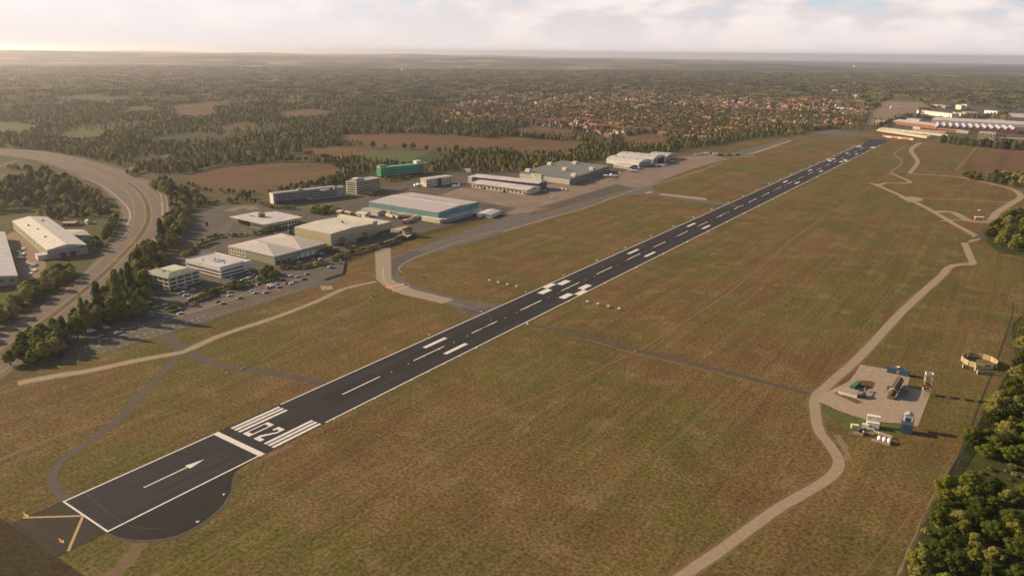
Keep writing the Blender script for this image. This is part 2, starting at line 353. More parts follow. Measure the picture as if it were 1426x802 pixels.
def rects(name, mat, rs, z):
    b = MB()
    for x0, x1, y0, y1 in rs: b.add([(x0,y0,z),(x1,y0,z),(x1,y1,z),(x0,y1,z)], [(0,1,2,3)])
    o = b.build(name, mat); o['kind'] = 'structure'; return o
def dashes(name, mat, pts, w, z, on, gap, px=True, off=0.0, sm=8):
    P = PX(*pts) if px else [Vector(p) for p in pts]
    if sm: P = smooth(P, sm)
    if off:
        L, Rr = strip(P, 0.0, off); P = [Vector((q.x,q.y,0)) for q in L]
    b = MB(); pos = 0.0
    for i in range(len(P)-1):
        seg = P[i+1]-P[i]; ln = seg.length
        if ln < 1e-6: continue
        d = seg/ln; q = Vector((-d.y, d.x, 0))*(w/2); s = 0.0
        while s < ln:
            ph = pos % (on+gap)
            if ph < on:
                e = min(ln, s+on-ph); a, c = P[i]+d*s, P[i]+d*e
                b.add([(v.x,v.y,z) for v in (a-q, c-q, c+q, a+q)], [(0,1,2,3)])
            else: e = min(ln, s+on+gap-ph)
            pos += e-s+1e-9; s = e+1e-9
    o = b.build(name, mat); o['kind'] = 'structure'; return o

surf('airfield_grass', m_air, [PX((-500,1100),(-60,560),(88,506),(300,450),(480,365),(548,338),(660,298),(735,288),(940,219),(1060,190),(1180,186),(1226,178),(1330,195),(1440,210),(1800,240),(2600,420),(1432,440),(1412,500),(1318,665),(1240,802),(1120,1100))], 0.010)
surf('painted_shade_ground', m_shadeground, [PX((-300,560),(14,728.7),(80,775.5),(118,802),(160,860),(-300,1000))], 0.016)  # dark wedge: the shade lying here is put into the ground colour
surf('woodland_floor', m_undergrowth, [PX((1440,440),(1420,500),(1405,522),(1356,606),(1318,676),(1296,706),(1275,760),(1258,802),(1200,1000),(2200,700)),
     PX((1372,335),(1395,312),(1440,300),(1440,360),(1390,352))], 0.016)
# pavement round the industrial estate
surf('yard', m_yard, [PX((200,425),(240,345),(262,300),(290,288),(372,284),(470,276),(560,255),(640,242),(740,238),(850,236),(905,244),(800,268),(735,292),(660,306),(600,322),(545,342),(505,352),(470,368),(400,405),(300,442))], 0.020)
surf('car_park', m_yard2, [PX((86,506),(92,478),(130,455),(200,435),(300,408),(400,380),(455,372),(478,367),(482,381),(470,392),(420,405),(330,434),(240,462),(130,496)),
     PX((204,420),(206,405),(262,402),(330,378),(352,382),(345,398),(300,408),(230,430))], 0.026)
surf('apron', m_apron, [PX((560,292),(640,262),(740,262),(800,250),(900,234),(945,219),(990,216),(1016,221),(962,236),(905,258),(896,266),(860,269),(780,284),(735,297),(700,300),(672,292),(610,312))], 0.026)
surf('field', m_soil, [PX((256,243),(300,234),(400,227),(455,229),(478,238),(468,248),(440,256),(410,262),(350,268),(296,265),(264,257))], 0.012)
for nm, mt, pl in [('field', m_soil, [(412,210),(440,206),(520,204),(495,218),(440,222)]), ('field', m_meadow, [(488,219),(512,209),(600,211),(572,224),(530,227)]),
    ('field', m_greenc, [(568,225),(602,211),(642,216),(610,229),(560,231)]), ('field', m_soil, [(455,197),(470,188),(560,186),(640,190),(735,196),(730,210),(640,212),(560,206)]),
    ('field', m_soil, [(670,200),(690,190),(760,195),(820,200),(800,214),(735,218),(690,212)]), ('field', m_soil, [(228,150),(262,146),(318,141.5),(324,147),(296,152),(304,160),(268,165),(240,163),(247,156)]),
    ('field', m_meadow, [(0,172),(40,168),(64,174),(40,186),(0,189)]),
    ('field', m_meadow, [(80,188),(110,182),(150,183),(140,194),(95,197)]), ('field', m_greenc, [(195,194),(250,187),(300,189),(320,195),(250,200),(210,199)]),
    ('field', m_soil, [(160,155),(180,151),(216,151),(212,156),(190,157),(186,161)]), ('field', m_soil, [(705,180),(740,176),(800,183),(790,190),(725,188)]), ('field', m_soil, [(860,190),(900,186),(935,192),(920,204),(872,202)]),
    ('field', m_soil, [(1340,238),(1352,216),(1426,209),(1470,214),(1470,240)]), ('field', m_soil, [(375,158),(430,152),(470,156),(455,163),(400,166)]), ('field', m_soil, [(650,170),(690,168),(700,176),(660,177)]),
    ('field', m_soil, [(300,176),(340,170),(356,176),(330,182)])]:
    surf(nm, mt, [PX(*pl)], 0.012)
surf('bare_ground', m_dirt, [PX((1200,172),(1215,148),(1235,134),(1280,136),(1300,150),(1240,165),(1245,180)), PX((0,372),(4,330),(20,322),(62,352),(64,378),(35,400))], 0.014)
surf('industrial_yard', m_yard, [PX((1228,190),(1240,168),(1290,150),(1426,148),(1500,160),(1500,200),(1426,195),(1300,184))], 0.014)
surf('hardstanding', m_taxi, [PX((1010,216),(1060,203),(1092,193),(1103,194),(1050,213),(1025,221)), PX((1118,186),(1160,180),(1212,188),(1240,190),(1180,189))], 0.018)
# motorway
med = smooth(PX((-250,222),(-120,205),(0,210.5),(60,216),(110,227),(150,241),(185,259),(202,278),(207,300),(200,321),(173,353),(131,393),(80,434),(0,493),(-90,560),(-240,680)), 8)
surf('motorway', m_motor, [PX((-250,210),(-120,198),(0,207),(60,210),(120,222),(170,236),(206,251),(229,271),(238,292),(234,311),(222,335),(196,368),(150,411),(100,455),(50,491),(0,529),(-100,610),(-260,760),
     (-260,610),(-100,510),(0,461),(60,424),(97,396),(127,369),(151,343),(167,320),(171,300),(162,280),(138,259),(103,240),(50,223),(0,216),(-120,214),(-250,236))], 0.020)
def mribbon(name, mat, off, w, z):
    L, Rr = strip(med, w, off); b = MB(); n = len(L); z += 0.008
    b.add([(q.x,q.y,z) for q in L]+[(q.x,q.y,z) for q in Rr], [(i, n+i, n+i+1, i+1) for i in range(n-1)]); o = b.build(name, mat); o['kind'] = 'structure'; return o
mribbon('central_reservation', m_air, 0, 3.6, 0.026)
for o_ in (-3.6, 3.6, -15.2, 15.2): mribbon('motorway_edge_line', m_dim, o_, 0.55, 0.030)
for o_ in (-7.3, -11.1, 7.3, 11.1): dashes('motorway_lane_line', m_dim, med, 0.4, 0.030, 4, 9, px=False, off=o_, sm=0)
ribbon('slip_road_line', m_dim, [(95,241),(135,255),(160,272),(178,290),(181,303),(176,315)], (0.8,3.2), 0.030)
ribbon('slip_road_line', m_dim, [(208,251),(222,268),(226,285),(226,300)], (0.6,2.2), 0.030)
ribbon('slip_road_line', m_dim, [(215,252),(230,272),(233,292),(228,312),(212,340),(180,378)], 1.0, 0.030)
ribbon('slip_road', m_taxi, [(178,242),(186,232),(205,227),(235,224),(228,217),(205,215)], 7, 0.018)
ribbon('country_road', m_taxi, [(0,245),(20,243),(45,246),(70,243),(110,238)], 8, 0.018); ribbon('country_road', m_taxi, [(-20,240),(10,228),(25,224)], 8, 0.018)
ribbon('estate_road', m_yard2, [(228,420),(262,372),(290,345),(316,318),(332,300),(380,292),(470,283),(560,262),(620,246)], 8, 0.026)
ribbon('estate_road', m_yard2, [(306,345),(350,340),(400,332)], 8, 0.026)
ribbon('road_island', m_dirt, [(318,294),(330,290),(345,288),(355,292)], 13, 0.030)
ribbon('grass_verge', m_air, [(292,316),(305,312),(322,306)], 5, 0.030); ribbon('grass_verge', m_air, [(240,352),(262,318),(278,298)], 5, 0.030)
ribbon('car_park_line', m_dim, [(165,468),(230,447),(300,424),(360,406),(420,388)], 1.1, 0.032)
dashes('car_park_bay_line', m_yel2, [(150,464),(212,449),(300,421),(360,402)], 3.2, 0.034, 0.7, 2.2)
dashes('car_park_bay_line', m_yel2, [(108,494),(150,478),(230,458),(290,438)], 1.2, 0.034, 2.0, 3.0)
dashes('car_park_bay_line', m_yel2, [(105,486),(135,483),(139,470)], 1.8, 0.034, 1.0, 2.0)
dashes('car_park_edge_line', m_dim, [(95,502),(135,492),(250,456),(330,430),(420,402)], 0.8, 0.034, 2, 3)
ribbon('car_park_red_line', m_rline, [(362,396.5),(390,404)], 2.2, 0.036, sm=0); ribbon('car_park_red_line', m_rline, [(384,390.5),(412,398)], 2.2, 0.036, sm=0)
# tracks
ribbon('pale_track', m_track, [(25,533.5),(80,523),(130,515),(190,502),(245,492),(262,487),(310,466),(380,443),(440,420),(480,402),(524,392)], (7.0,4.2), 0.034, wob=0.25)
ribbon('perimeter_road', m_taxi2, [(223,459),(245,478),(264,491),(300,506),(340,514),(392,522),(455,534)], (9,5.5), 0.030)
ribbon('perimeter_road', m_taxi2, [(268,489),(246,497),(226,520),(200,545),(165,583),(115,621),(83,645),(73,665),(80,683),(96,696)], (4.2,4.6), 0.031)
ribbon('perimeter_road', m_taxi2, [(732,451),(800,465),(888,488),(1000,515),(1128,548.5)], (4.6,4.6), 0.030)
ribbon('dirt_verge', m_faint, [(820,474),(888,493),(960,510),(1060,536)], 2.0, 0.028, wob=0.8)
ribbon('track_verge', m_faint, [(938,810),(1010,761),(1080,710),(1140,675),(1163,657),(1168,641),(1156,620),(1141,600),(1136,578),(1136,553),(1160,530),(1200,494),(1260,430),(1310,385),(1322,372)], (7.5,8.5), 0.020, wob=0.8)
ribbon('track_verge', m_faint, [(25,533.5),(80,523),(130,515),(190,502),(245,492),(262,487),(310,466),(380,443),(440,420),(480,402),(524,392)], (10,6.5), 0.020, wob=0.8)
ribbon('pale_track', m_track, [(938,810),(1010,761),(1080,710),(1140,675),(1163,657),(1168,641),(1156,620),(1141,600),(1136,578),(1136,553),(1160,530),(1200,494),(1260,430),(1310,385),(1322,372),(1340,368),(1354,367),(1350,355),(1343,338)], (5.0,6.6), 0.036, wob=0.15)
ribbon('perimeter_road', m_taxi2, [(1341,340),(1347,334),(1362,330),(1376,318)], 5, 0.034)
ribbon('pale_track', m_track, [(1345,337),(1359.6,330),(1328,311.7),(1298,293.8),(1262,276),(1218.4,256.8),(1213,255.5)], (7,8), 0.032, sm=4)
ribbon('pale_track', m_track, [(1222,260),(1226.6,257),(1236,254.8),(1255,255.5),(1267,254),(1260,249.5),(1240,241.4)], 6.5, 0.033)
ribbon('pale_track', m_track, [(1298,295),(1325,295.5),(1344,305),(1352,308),(1374.7,309),(1383,304),(1388,296.6),(1407.6,284),(1421,275),(1417,267.8),(1404,262),(1361,252),(1328,246),(1268,242)], (11,7), 0.033)
ribbon('pale_track', m_track, [(1310,308),(1330,306.5),(1352,307.5)], 5, 0.034)
ribbon('pale_track', m_track, [(1273,276),(1330,278),(1408,282)], 3, 0.032)
surf('pale_hardstand', m_track, [PX((1251,274),(1274,274.2),(1286,277.5),(1283,280),(1265,281.5))], 0.036)
ribbon('pale_track', m_track, [(1266,241.5),(1271,236),(1278,226),(1273,217),(1269,211),(1272,205),(1282,199)], (6,10), 0.033)
ribbon('perimeter_road', m_taxi2, [(1056,287),(1100,292),(1180,299),(1250,303),(1312,308)], 5, 0.028)
ribbon('perimeter_road', m_taxi2, [(950,244),(1010,251),(1072,259)], 6, 0.028)
ribbon('dirt_track', m_faint, [(890,488),(1000,418),(1060,372),(1120,321),(1215,258)], 1.9, 0.026, wob=0.3); ribbon('dirt_track', m_dirt, [(1240,240),(1256,226),(1246,214),(1262,204)], 3.2, 0.026)
ribbon('dirt_track', m_faint, [(362,503),(430,462),(520,414)], 1.5, 0.026, wob=0.3); ribbon('dirt_track', m_faint, [(592,387),(660,362),(740,332)], 1.6, 0.026, wob=0.3)
ribbon('dirt_track', m_faint, [(0,640),(90,604),(160,585)], 2.2, 0.026, wob=0.5); ribbon('dirt_track', m_faint, [(700,570),(600,614),(480,680)], 1.4, 0.026, wob=0.3); ribbon('dirt_track', m_faint, [(880,492),(780,540),(700,570)], 1.4, 0.027, wob=0.3)
ribbon('dirt_track', m_dirt, [(1166,606),(1176,624),(1183,640)], 3.5, 0.026, wob=0.9); ribbon('dirt_track', m_stop, [(1411,420),(1405,455),(1350,600),(1262,790)], 0.9, 0.026, wob=0.3); ribbon('dirt_track', m_dirt, [(1322,650),(1283,725),(1250,802)], 0.8, 0.027, wob=0.4)
ribbon('dirt_track', m_dirt, [(0,452),(18,446)], 2, 0.026); ribbon('dirt_track', m_faint, [(197,755),(178,780),(150,806)], 6.0, 0.028, wob=0.9)
ribbon('bare_patch', m_faint, [(354,646),(370,637),(388,628),(408,618)], (1.5,3.5), 0.018, wob=0.9); ribbon('bare_patch', m_dirt, [(374,634),(386,628)], 1.6, 0.022, wob=0.5)
ribbon('dirt_track', m_dirt, [(1285,200),(1330,202),(1426,211),(1500,220)], 3, 0.026); ribbon('dirt_track', m_dirt, [(1330,238),(1345,222),(1360,205)], 2.5, 0.026)
ribbon('dirt_track', m_dirt, [(1058,207),(1090,205),(1150,192),(1225,189)], 3, 0.024)
ribbon('pale_track', m_conc, [(1040,215),(1048,214),(1102,196)], 8, 0.030, sm=0); ribbon('pale_track', m_conc, [(985,215),(1020,218),(1052,218)], 7, 0.029, sm=0)
for k_, q_ in enumerate(([(250,795),(420,704),(560,640)], [(380,762),(640,622),(735,573)], [(560,790),(780,640),(900,560)], [(700,790),(900,640),(1040,540)], [(20,600),(140,560),(220,530)], [(760,430),(880,372),(1000,312)], [(1180,480),(1260,395),(1330,322)], [(1200,800),(1290,690),(1330,630)])): ribbon('wheel_track', m_faint, q_, 0.7, 0.022+0.0004*k_, wob=0.15)
# taxiways
surf('taxiway', m_taxi, [PX((522,348),(544,343),(546,358),(600,338),(660,317),(700,304),(722,297),(733,296),(740,300),(780,290),(860,268),(905,257),(912,266),(960,276),(1016,283),(1012,287),(960,280),(905,271),(868,273),(800,294),(700,325),(640,342),(590,356),(566,366),(555,376),(555,386),(575,397),(605,407),(660,421),(700,424),(692,437),(655,441),(635,428),(600,417),(560,407),(535,399),(522,388))], 0.040)
surf('taxiway', m_taxi2, [PX((546,361),(575,349),(590,352),(566,363),(551,377),(550,389),(546,380)), PX((640,428),(690,431),(655,440))], 0.044)
surf('concrete_strip', m_conc, [PX((522,347),(543.5,344),(545,388),(552,393),(578,404),(632,417),(617,423),(560,410),(538,401),(524,389))], 0.048)
surf('concrete_strip', m_conc, [PX((928,270),(985,276),(983,279.5),(926,272.5))], 0.048)
ribbon('taxiway_line', m_yel2, [(702,322),(760,305),(820,288),(880,266),(960,243),(1006,226)], 1.6, 0.052)
ribbon('taxiway_line', m_dim, [(560,380),(556,372),(580,358),(650,333),(702,318)], 1.0, 0.052)
ribbon('taxiway_line', m_yel, [(534,372),(534,388),(541,398),(548,403)], 0.9, 0.054)
for a, b_ in (((546,406),(570,398)),): ribbon('hold_line', m_yel, [a, b_], 1.6, 0.056, sm=0)
ribbon('taxiway_red_marking', m_pink, [(538,400.5),(563,395.5)], 4.0, 0.056, sm=0); ribbon('taxiway_red_marking', m_pink, [(899,269),(908,267.3)], 6.0, 0.054, sm=0); ribbon('taxiway_red_marking', m_pink, [(918.5,271.6),(927,270.6)], 6.0, 0.054, sm=0)
ribbon('taxiway_line', m_dim, [(560,405),(620,420),(662,431),(680,440),(684,446)], 0.5, 0.054)
surf('hold_pad', m_conc, [PX((446,398),(462,398),(464,403),(448,404))], 0.03)
surf('worn_apron', m_yard, [PX((745,290),(775,282),(858,257),(885,262),(860,268),(780,288)), PX((600,272),(650,278),(720,290),(700,298),(660,288),(590,280))], 0.030)
# runway
rects('runway', m_tarmac, [(-18.9, 18.9, -73.5, 1716)], 0.060)
surf('runway_end', m_tarmac, [[(-55,1728),(-19,1716.02),(19,1716.02),(20,1750),(-40,1742)]], 0.058)
surf('turning_pad', m_pad, [smooth(PX((148.7,740.4),(168,748),(196,751),(233,748),(266.5,735.7),(294.5,717.4),(311,700.6),(320,683.8),(322.6,669.8),(326.8,658.5),(338,648.7)), 5)+[Vector((18.9,-2,0)),Vector((18.9,-72,0))]], 0.050)
ribbon('pad_edge_wear', m_taxi2, [(150,742),(168,750.5),(196,754),(233,751),(268,738),(297,719),(314,701),(323,684),(326,670),(330,659)], 1.6, 0.046, wob=0.4)
surf('stopway', m_stop, [[(-19.3,-93.2),(18.6,-93.2),(18.6,-73.6),(-19.0,-73.6)]], 0.050)
keys = [(-17,-15.1),(-14.05,-12.15),(-10.85,-8.95),(9.9,11.8),(12.85,14.75),(15.9,17.8)]
rects('runway_wear', M('rubber worn strip', (0.036,0.031,0.027), 0.9, 0.15, 0.3, col2=(0.024,0.023,0.024), stretch=(1,0.04,1), spec=0.1), [(-6.5,6.5,60,1500)], 0.066)
tm = MB(); rk = random.Random(12)
for k_ in range(110):
    x_, y_, l_, w_ = rk.gauss(0, 4.6), (rk.uniform(170, 560) if k_ < 70 else rk.uniform(1000, 1380)), rk.uniform(25, 110), rk.uniform(.2, .5); z_ = 0.0690+k_*0.00004
    tm.add([(x_,y_,z_),(x_+w_,y_,z_),(x_+w_,y_+l_,z_),(x_,y_+l_,z_)], [(0,1,2,3)])
o = tm.build('tyre_marks', M('tyre rubber', (0.019,0.018,0.018), 0.8)); o['kind'] = 'structure'
rects('asphalt_patch', M('patched asphalt', (0.038,0.035,0.033), 0.9, 0.15, 0.3, spec=0.1), [(-18.8,-9,-40,-12),(6,18.8,61,66),(-14,-6.6,224,262),(8,15,352,361),(-17,-7,520,566),(7,16,700,742),(-18,18,-6,-3)], 0.0655)
rects('threshold_bar', m_white, [(-18.6,18.9,0,3.2)], 0.075)
rects('threshold_stripes', m_white, [(a,b_,9.2,39.6) for a,b_ in keys], 0.075)
rects('threshold_stripes', m_white, [(a,b_,1556,1586) for a,b_ in keys], 0.075)
rects('runway_edge_line', m_white, [(-18.5,-17.6,-72.6,0),(17.6,18.5,-72.6,0),(-18.5,18.5,-73.4,-72.6),(-18.5,-17.6,42,1640),(17.6,18.5,42,1640)], 0.074)
rects('centre_line', m_white, [(-0.45,0.45,y,y+30) for y in [70.8+60*i for i in range(25)]], 0.075)
rects('touchdown_bars', m_white, [(s*8.9-1.5,s*8.9+1.5,y,y+22.5) for y in (151,451.5,601,981,1130,1418) for s in (-1,1)], 0.075)
aim = []
for y0 in (294.3, 1281):
    for s in (-1, 1):
        for x_, y_ in ((10.1,0),(15.6,15.2),(10.3,30.4)):
            aim.append((s*x_-2.85, s*x_+2.85, y0+y_, y0+y_+14.6))
aim = [(max(a,-17.55), min(b_,17.55), c, d) for a, b_, c, d in aim]
rects('aiming_point', m_white, aim, 0.076)
bo = MB(); z_ = 0.076
def poly2(b, pts): 
    p3 = [Vector((*p, z_)) for p in pts]
    for t in geometry.tessellate_polygon([p3]):
        a, bb, c = (p3[i] for i in t); b.add([a,bb,c], [(0,1,2) if (bb-a).cross(c-a).z > 0 else (2,1,0)])
for q in ([(-6.9,9.2),(-1.6,9.2),(-1.6,12),(-6.9,12)], [(-6.9,22.2),(-1.6,22.2),(-1.6,24.7),(-6.9,24.7)], [(-6.9,12),(-6.0,12),(-6.0,22.2),(-6.9,22.2)], [(-2.6,12),(-1.6,12),(-1.6,22.2),(-2.6,22.2)],
          [(1.9,9.2),(7.2,9.2),(7.2,11.9),(1.9,11.9)], [(1.9,11.9),(3.3,11.9),(7.0,19.9),(7.0,22.2),(5.7,22.2),(5.7,20.3),(1.9,13.4)], [(1.9,22.2),(7.0,22.2),(7.0,24.7),(1.9,24.7)], [(1.9,20.7),(3.4,20.7),(3.4,22.2),(1.9,22.2)]): poly2(bo, q)
o = bo.build('runway_number', m_white); o['kind'] = 'structure'
bo = MB(); poly2(bo, [(-0.85,-47.1),(-0.1,-47.1),(-0.1,-25.7),(-0.85,-25.7)]); poly2(bo, [(-2.4,-25.7),(1.7,-25.7),(-0.3,-17)])
o = bo.build('displaced_threshold_arrow', m_white); o['kind'] = 'structure'
rects('worn_yellow_mark', m_stop, [(11.6,12.8,-62.3,-59.6),(11.6,12.8,-57.8,-55.2)], 0.075)
ribbon('turn_line', m_ghost, [(678,437),(684,446),(679,453),(668,459)], 0.5, 0.075)
dashes('turn_line', m_ghost, [(690,432),(712,433),(735,430),(772,423)], 0.4, 0.0755, 12, 3)
ribbon('turn_line', m_dim, [(1018,285),(1026,288),(1024,291)], 0.9, 0.075)
ribbon('stopway_chevron', m_yel2, [(115,718),(32,720.5)], 1.15, 0.07, sm=0); ribbon('stopway_chevron', m_yel2, [(115.5,718.5),(95,767)], 1.15, 0.072, sm=0)
for c in ((36,716.5),(85.5,752.5)):
    for a, b_ in (((-5,-4),(4,4)), ((4,4),(3,-1)), ((4,4),(-4,1)), ((-1,1.5),(1.5,-0.5))):
        ribbon('chevron_arrow', m_yel, [(c[0]+a[0]*.75,c[1]+a[1]*.75),(c[0]+b_[0]*.75,c[1]+b_[1]*.75)], 0.42, 0.074+rng.uniform(0,.004), sm=0)
ribbon('pad_joint', m_taxi2, [(118,686),(160,720),(190,734),(230,735)], 0.25, 0.0745); ribbon('runway_end_wear', m_dim, [(1192,205.5),(1218,206.5)], 5, 0.0735, sm=0)
surf('old_pad', m_yard2, [PX((1174,204),(1183,200.5),(1196,202),(1189,206.5),(1178,207))], 0.03)
ribbon('old_pad_line', m_yel, [(1183,205),(1190,204.5)], 2.5, 0.04, sm=0); ribbon('old_pad_line', m_yel, [(1186,202.5),(1194,202.4)], 2.5, 0.04, sm=0)
# ------------------------------------------------------------------ haze
hb = MB(); hb.box(-45000, 45000, -45000, 45000, -420, 228)
hz = D.materials.new('air'); hz.use_nodes = True; t = hz.node_tree; t.nodes.clear()
pv = t.nodes.new('ShaderNodeVolumePrincipled'); pv.inputs['Color'].default_value = (0.94, 0.90, 0.95, 1); pv.inputs['Density'].default_value = HAZE; pv.inputs['Anisotropy'].default_value = 0.7
ou = t.nodes.new('ShaderNodeOutputMaterial'); t.links.new(pv.outputs[0], ou.inputs['Volume'])
hobj = hb.build('haze', hz); hobj['kind'] = 'stuff'

# ------------------------------------------------------------------ trees
m_leaf = leaf_mat('broad leaves', [(0.09, 0.112, 0.038), (0.164, 0.181, 0.055), (0.278, 0.273, 0.081), (0.405, 0.352, 0.11)])
m_leafy = leaf_mat('sunny leaves', [(0.053, 0.067, 0.016), (0.122, 0.139, 0.026), (0.213, 0.213, 0.035), (0.284, 0.255, 0.084)])  # yellow-green leaf colour variant
m_leafd = leaf_mat('dark needles', [(0.079, 0.098, 0.042), (0.133, 0.152, 0.06), (0.222, 0.222, 0.079)])
m_leaff = leaf_mat('far leaves', [(0.033, 0.042, 0.018), (0.083, 0.094, 0.033), (0.204, 0.199, 0.065), (0.475, 0.396, 0.132)], 0.32)
def leaves(b, r_, cx, cy, cz, rx, rz, n, s, jit=0.45, inner=0.0):
    for _ in range(n):
        v = Vector((r_.gauss(0,1), r_.gauss(0,1), r_.gauss(0,1))); v.normalize()
        if v.z < -0.5: v.z *= -0.6
        k = r_.uniform(0.72, 1.06) if r_.random() > inner else r_.uniform(0.2, 0.8)
        p = Vector((cx+v.x*rx*k, cy+v.y*rx*k, cz+v.z*rz*k))
        nn = (v + Vector((r_.uniform(-jit,jit), r_.uniform(-jit,jit), r_.uniform(-jit,jit)+0.15))).normalized()
        x = nn.orthogonal().normalized(); x = Matrix.Rotation(r_.uniform(0,6.28), 3, nn) @ x; y = nn.cross(x)
        a, c = s*r_.uniform(0.6,1.25), s*r_.uniform(0.45,0.95)
        b.add([p-x*a, p-y*c*0.9+x*a*0.1, p+x*a, p+y*c], [(0,1,2,3)])
def trunk_mesh(seed, h, r, limbs, spread):
    r_ = random.Random(seed); b = MB(); top = Vector((r_.uniform(-.3,.3), r_.uniform(-.3,.3), h*0.62))
    b.tube((0,0,-0.3), (0,0,h*0.22), r*1.25, r*0.9, 8); b.tube((0,0,h*0.22), top, r*0.9, r*0.45, 7); b.tube(top, top+Vector((0.2,0.1,h*0.22)), r*0.45, r*0.12, 6)
    for i in range(limbs):
        a = i*2.4+r_.uniform(-.4,.4); z = h*(0.22+0.36*i/max(1,limbs)); q = Vector((math.cos(a)*spread*r_.uniform(.6,1), math.sin(a)*spread*r_.uniform(.6,1), z+h*0.2))
        b.tube((0,0,z), q, r*0.5, r*0.12, 5)
    return b.mesh('trunk', m_wood)
def broad_mesh(seed, n=70, s=0.42, mat=None):
    r_ = random.Random(seed); b = MB(); k = r_.randint(20, 26)
    ax, ay = r_.uniform(0.85,1.15), r_.uniform(0.85,1.15)
    for i in range(k):
        a = i*2.399+r_.uniform(-.3,.3); t = (i+0.5)/k; z = 2.3+6.0*t
        rad = 3.3*math.sin(math.pi*min(1,max(0.0,(0.12+0.86*t)))**0.85)*r_.uniform(0.55,1.05)
        cr = r_.uniform(0.95,1.75)*(1.1-0.35*t)
        leaves(b, r_, math.cos(a)*rad*ax, math.sin(a)*rad*ay, z, cr, cr*r_.uniform(0.75,1.05), n, s, inner=0.12)
    leaves(b, r_, 0, 0, 5.2, 2.0, 2.8, n*2, s*1.3)
    return b.mesh('crown', mat or m_leaf)
def column_mesh(seed, n=60, s=0.42, w=1.55, mat=None):
    r_ = random.Random(seed); b = MB(); k = 22
    for i in range(k):
        t = (i+0.3)/k; z = 0.7+9.0*t; rad = w*(0.8+0.4*math.sin(math.pi*t))*(1-t**5)*0.62; a = i*2.399
        cr = (0.98-0.25*t)*r_.uniform(0.8,1.25)
        leaves(b, r_, math.cos(a)*rad, math.sin(a)*rad, z, cr, cr*1.25, n, s, inner=0.1)
    leaves(b, r_, 0, 0, 4.6, w*0.6, 4.0, n*3, s*1.3)
    return b.mesh('crown', mat or m_leafd)
def shrub_mesh(seed, n=60, s=0.22):
    r_ = random.Random(seed); b = MB()
    for i in range(9):
        a = i*2.4; rad = 0.75*math.sqrt(i/9); leaves(b, r_, math.cos(a)*rad, math.sin(a)*rad, r_.uniform(0.7,1.25), r_.uniform(.5,.75), r_.uniform(.5,.8), n, s)
    return b.mesh('crown', m_leaf)
PR = {'broad': [(broad_mesh(10+i), trunk_mesh(i, 10, 0.34, 5, 2.4)) for i in range(5)],
      'yellowish': [(broad_mesh(50+i, 95, 0.36, m_leafy), trunk_mesh(i+9, 10, 0.32, 5, 2.4)) for i in range(4)],
      'column': [(column_mesh(20+i), trunk_mesh(i+30, 10, 0.26, 2, 0.7)) for i in range(3)],
      'shrub': [(shrub_mesh(40+i), trunk_mesh(i+60, 2, 0.06, 3, 0.5)) for i in range(3)]}
NTREE = {}
def tree(kind, x, y, h, label, group, wide=1.0, z=None):
    name = {'broad':'broadleaf_tree','yellowish':'broadleaf_tree','column':'columnar_tree','shrub':'shrub'}[kind]
    cat = 'shrub' if kind == 'shrub' else 'tree'; NTREE[name] = NTREE.get(name, 0)+1
    cm, tm = rng.choice(PR[kind]); s = h/(2.0 if kind == 'shrub' else 10.0)
    e = empty(name, (x, y, z if z is not None else 0), label, cat, group, rng.uniform(0, 6.28)); e.scale = (s*wide, s*wide, s)
    for nm, me in (('trunk', tm), ('crown', cm)):
        o = D.objects.new(nm, me); COL.objects.link(o); o.parent = e
    return e
def inside(p, poly):
    c = False; n = len(poly); j = n-1; x, y = p
    for i in range(n):
        xi, yi = poly[i]; xj, yj = poly[j]
        if (yi > y) != (yj > y) and x < (xj-xi)*(y-yi)/(yj-yi)+xi: c = not c
        j = i
    return c
def inside_np(px, py, poly):
    c = np.zeros(px.shape, bool); n = len(poly); j = n-1
    for i in range(n):
        xi, yi = poly[i]; xj, yj = poly[j]
        if yi != yj:
            k = ((yi > py) != (yj > py)) & (px < (xj-xi)*(py-yi)/(yj-yi)+xi); c ^= k
        j = i
    return c
EXTRA = []
def mass(h0, h1): return lambda r_, x, y: EXTRA.append((x, y, r_.uniform(h0, h1)))
def fill(poly_px, spacing, fn, seed, world=None):
    """Poisson-like scatter inside a patch given by pixel corners"""
    r_ = random.Random(seed); P = [(p.x, p.y) for p in PX(*poly_px)]
    x0, x1 = min(p[0] for p in P), max(p[0] for p in P); y0, y1 = min(p[1] for p in P), max(p[1] for p in P); got = []
    for _ in range(int((x1-x0)*(y1-y0)/spacing**2*6)+10):
        p = (r_.uniform(x0,x1), r_.uniform(y0,y1))
        if inside(p, P) and all((p[0]-q[0])**2+(p[1]-q[1])**2 > spacing**2 for q in got): got.append(p); fn(r_, *p)
    return got
def along(pts, spacing, fn, seed, jit=1.5, sm=4):
    r_ = random.Random(seed); P = smooth(PX(*pts), sm); acc = 0
    for a, b in zip(P, P[1:]):
        l = (b-a).length
        while acc < l:
            p = a.lerp(b, acc/l); fn(r_, p.x+r_.uniform(-jit,jit), p.y+r_.uniform(-jit,jit)); acc += spacing*r_.uniform(0.75,1.25)
        acc -= l

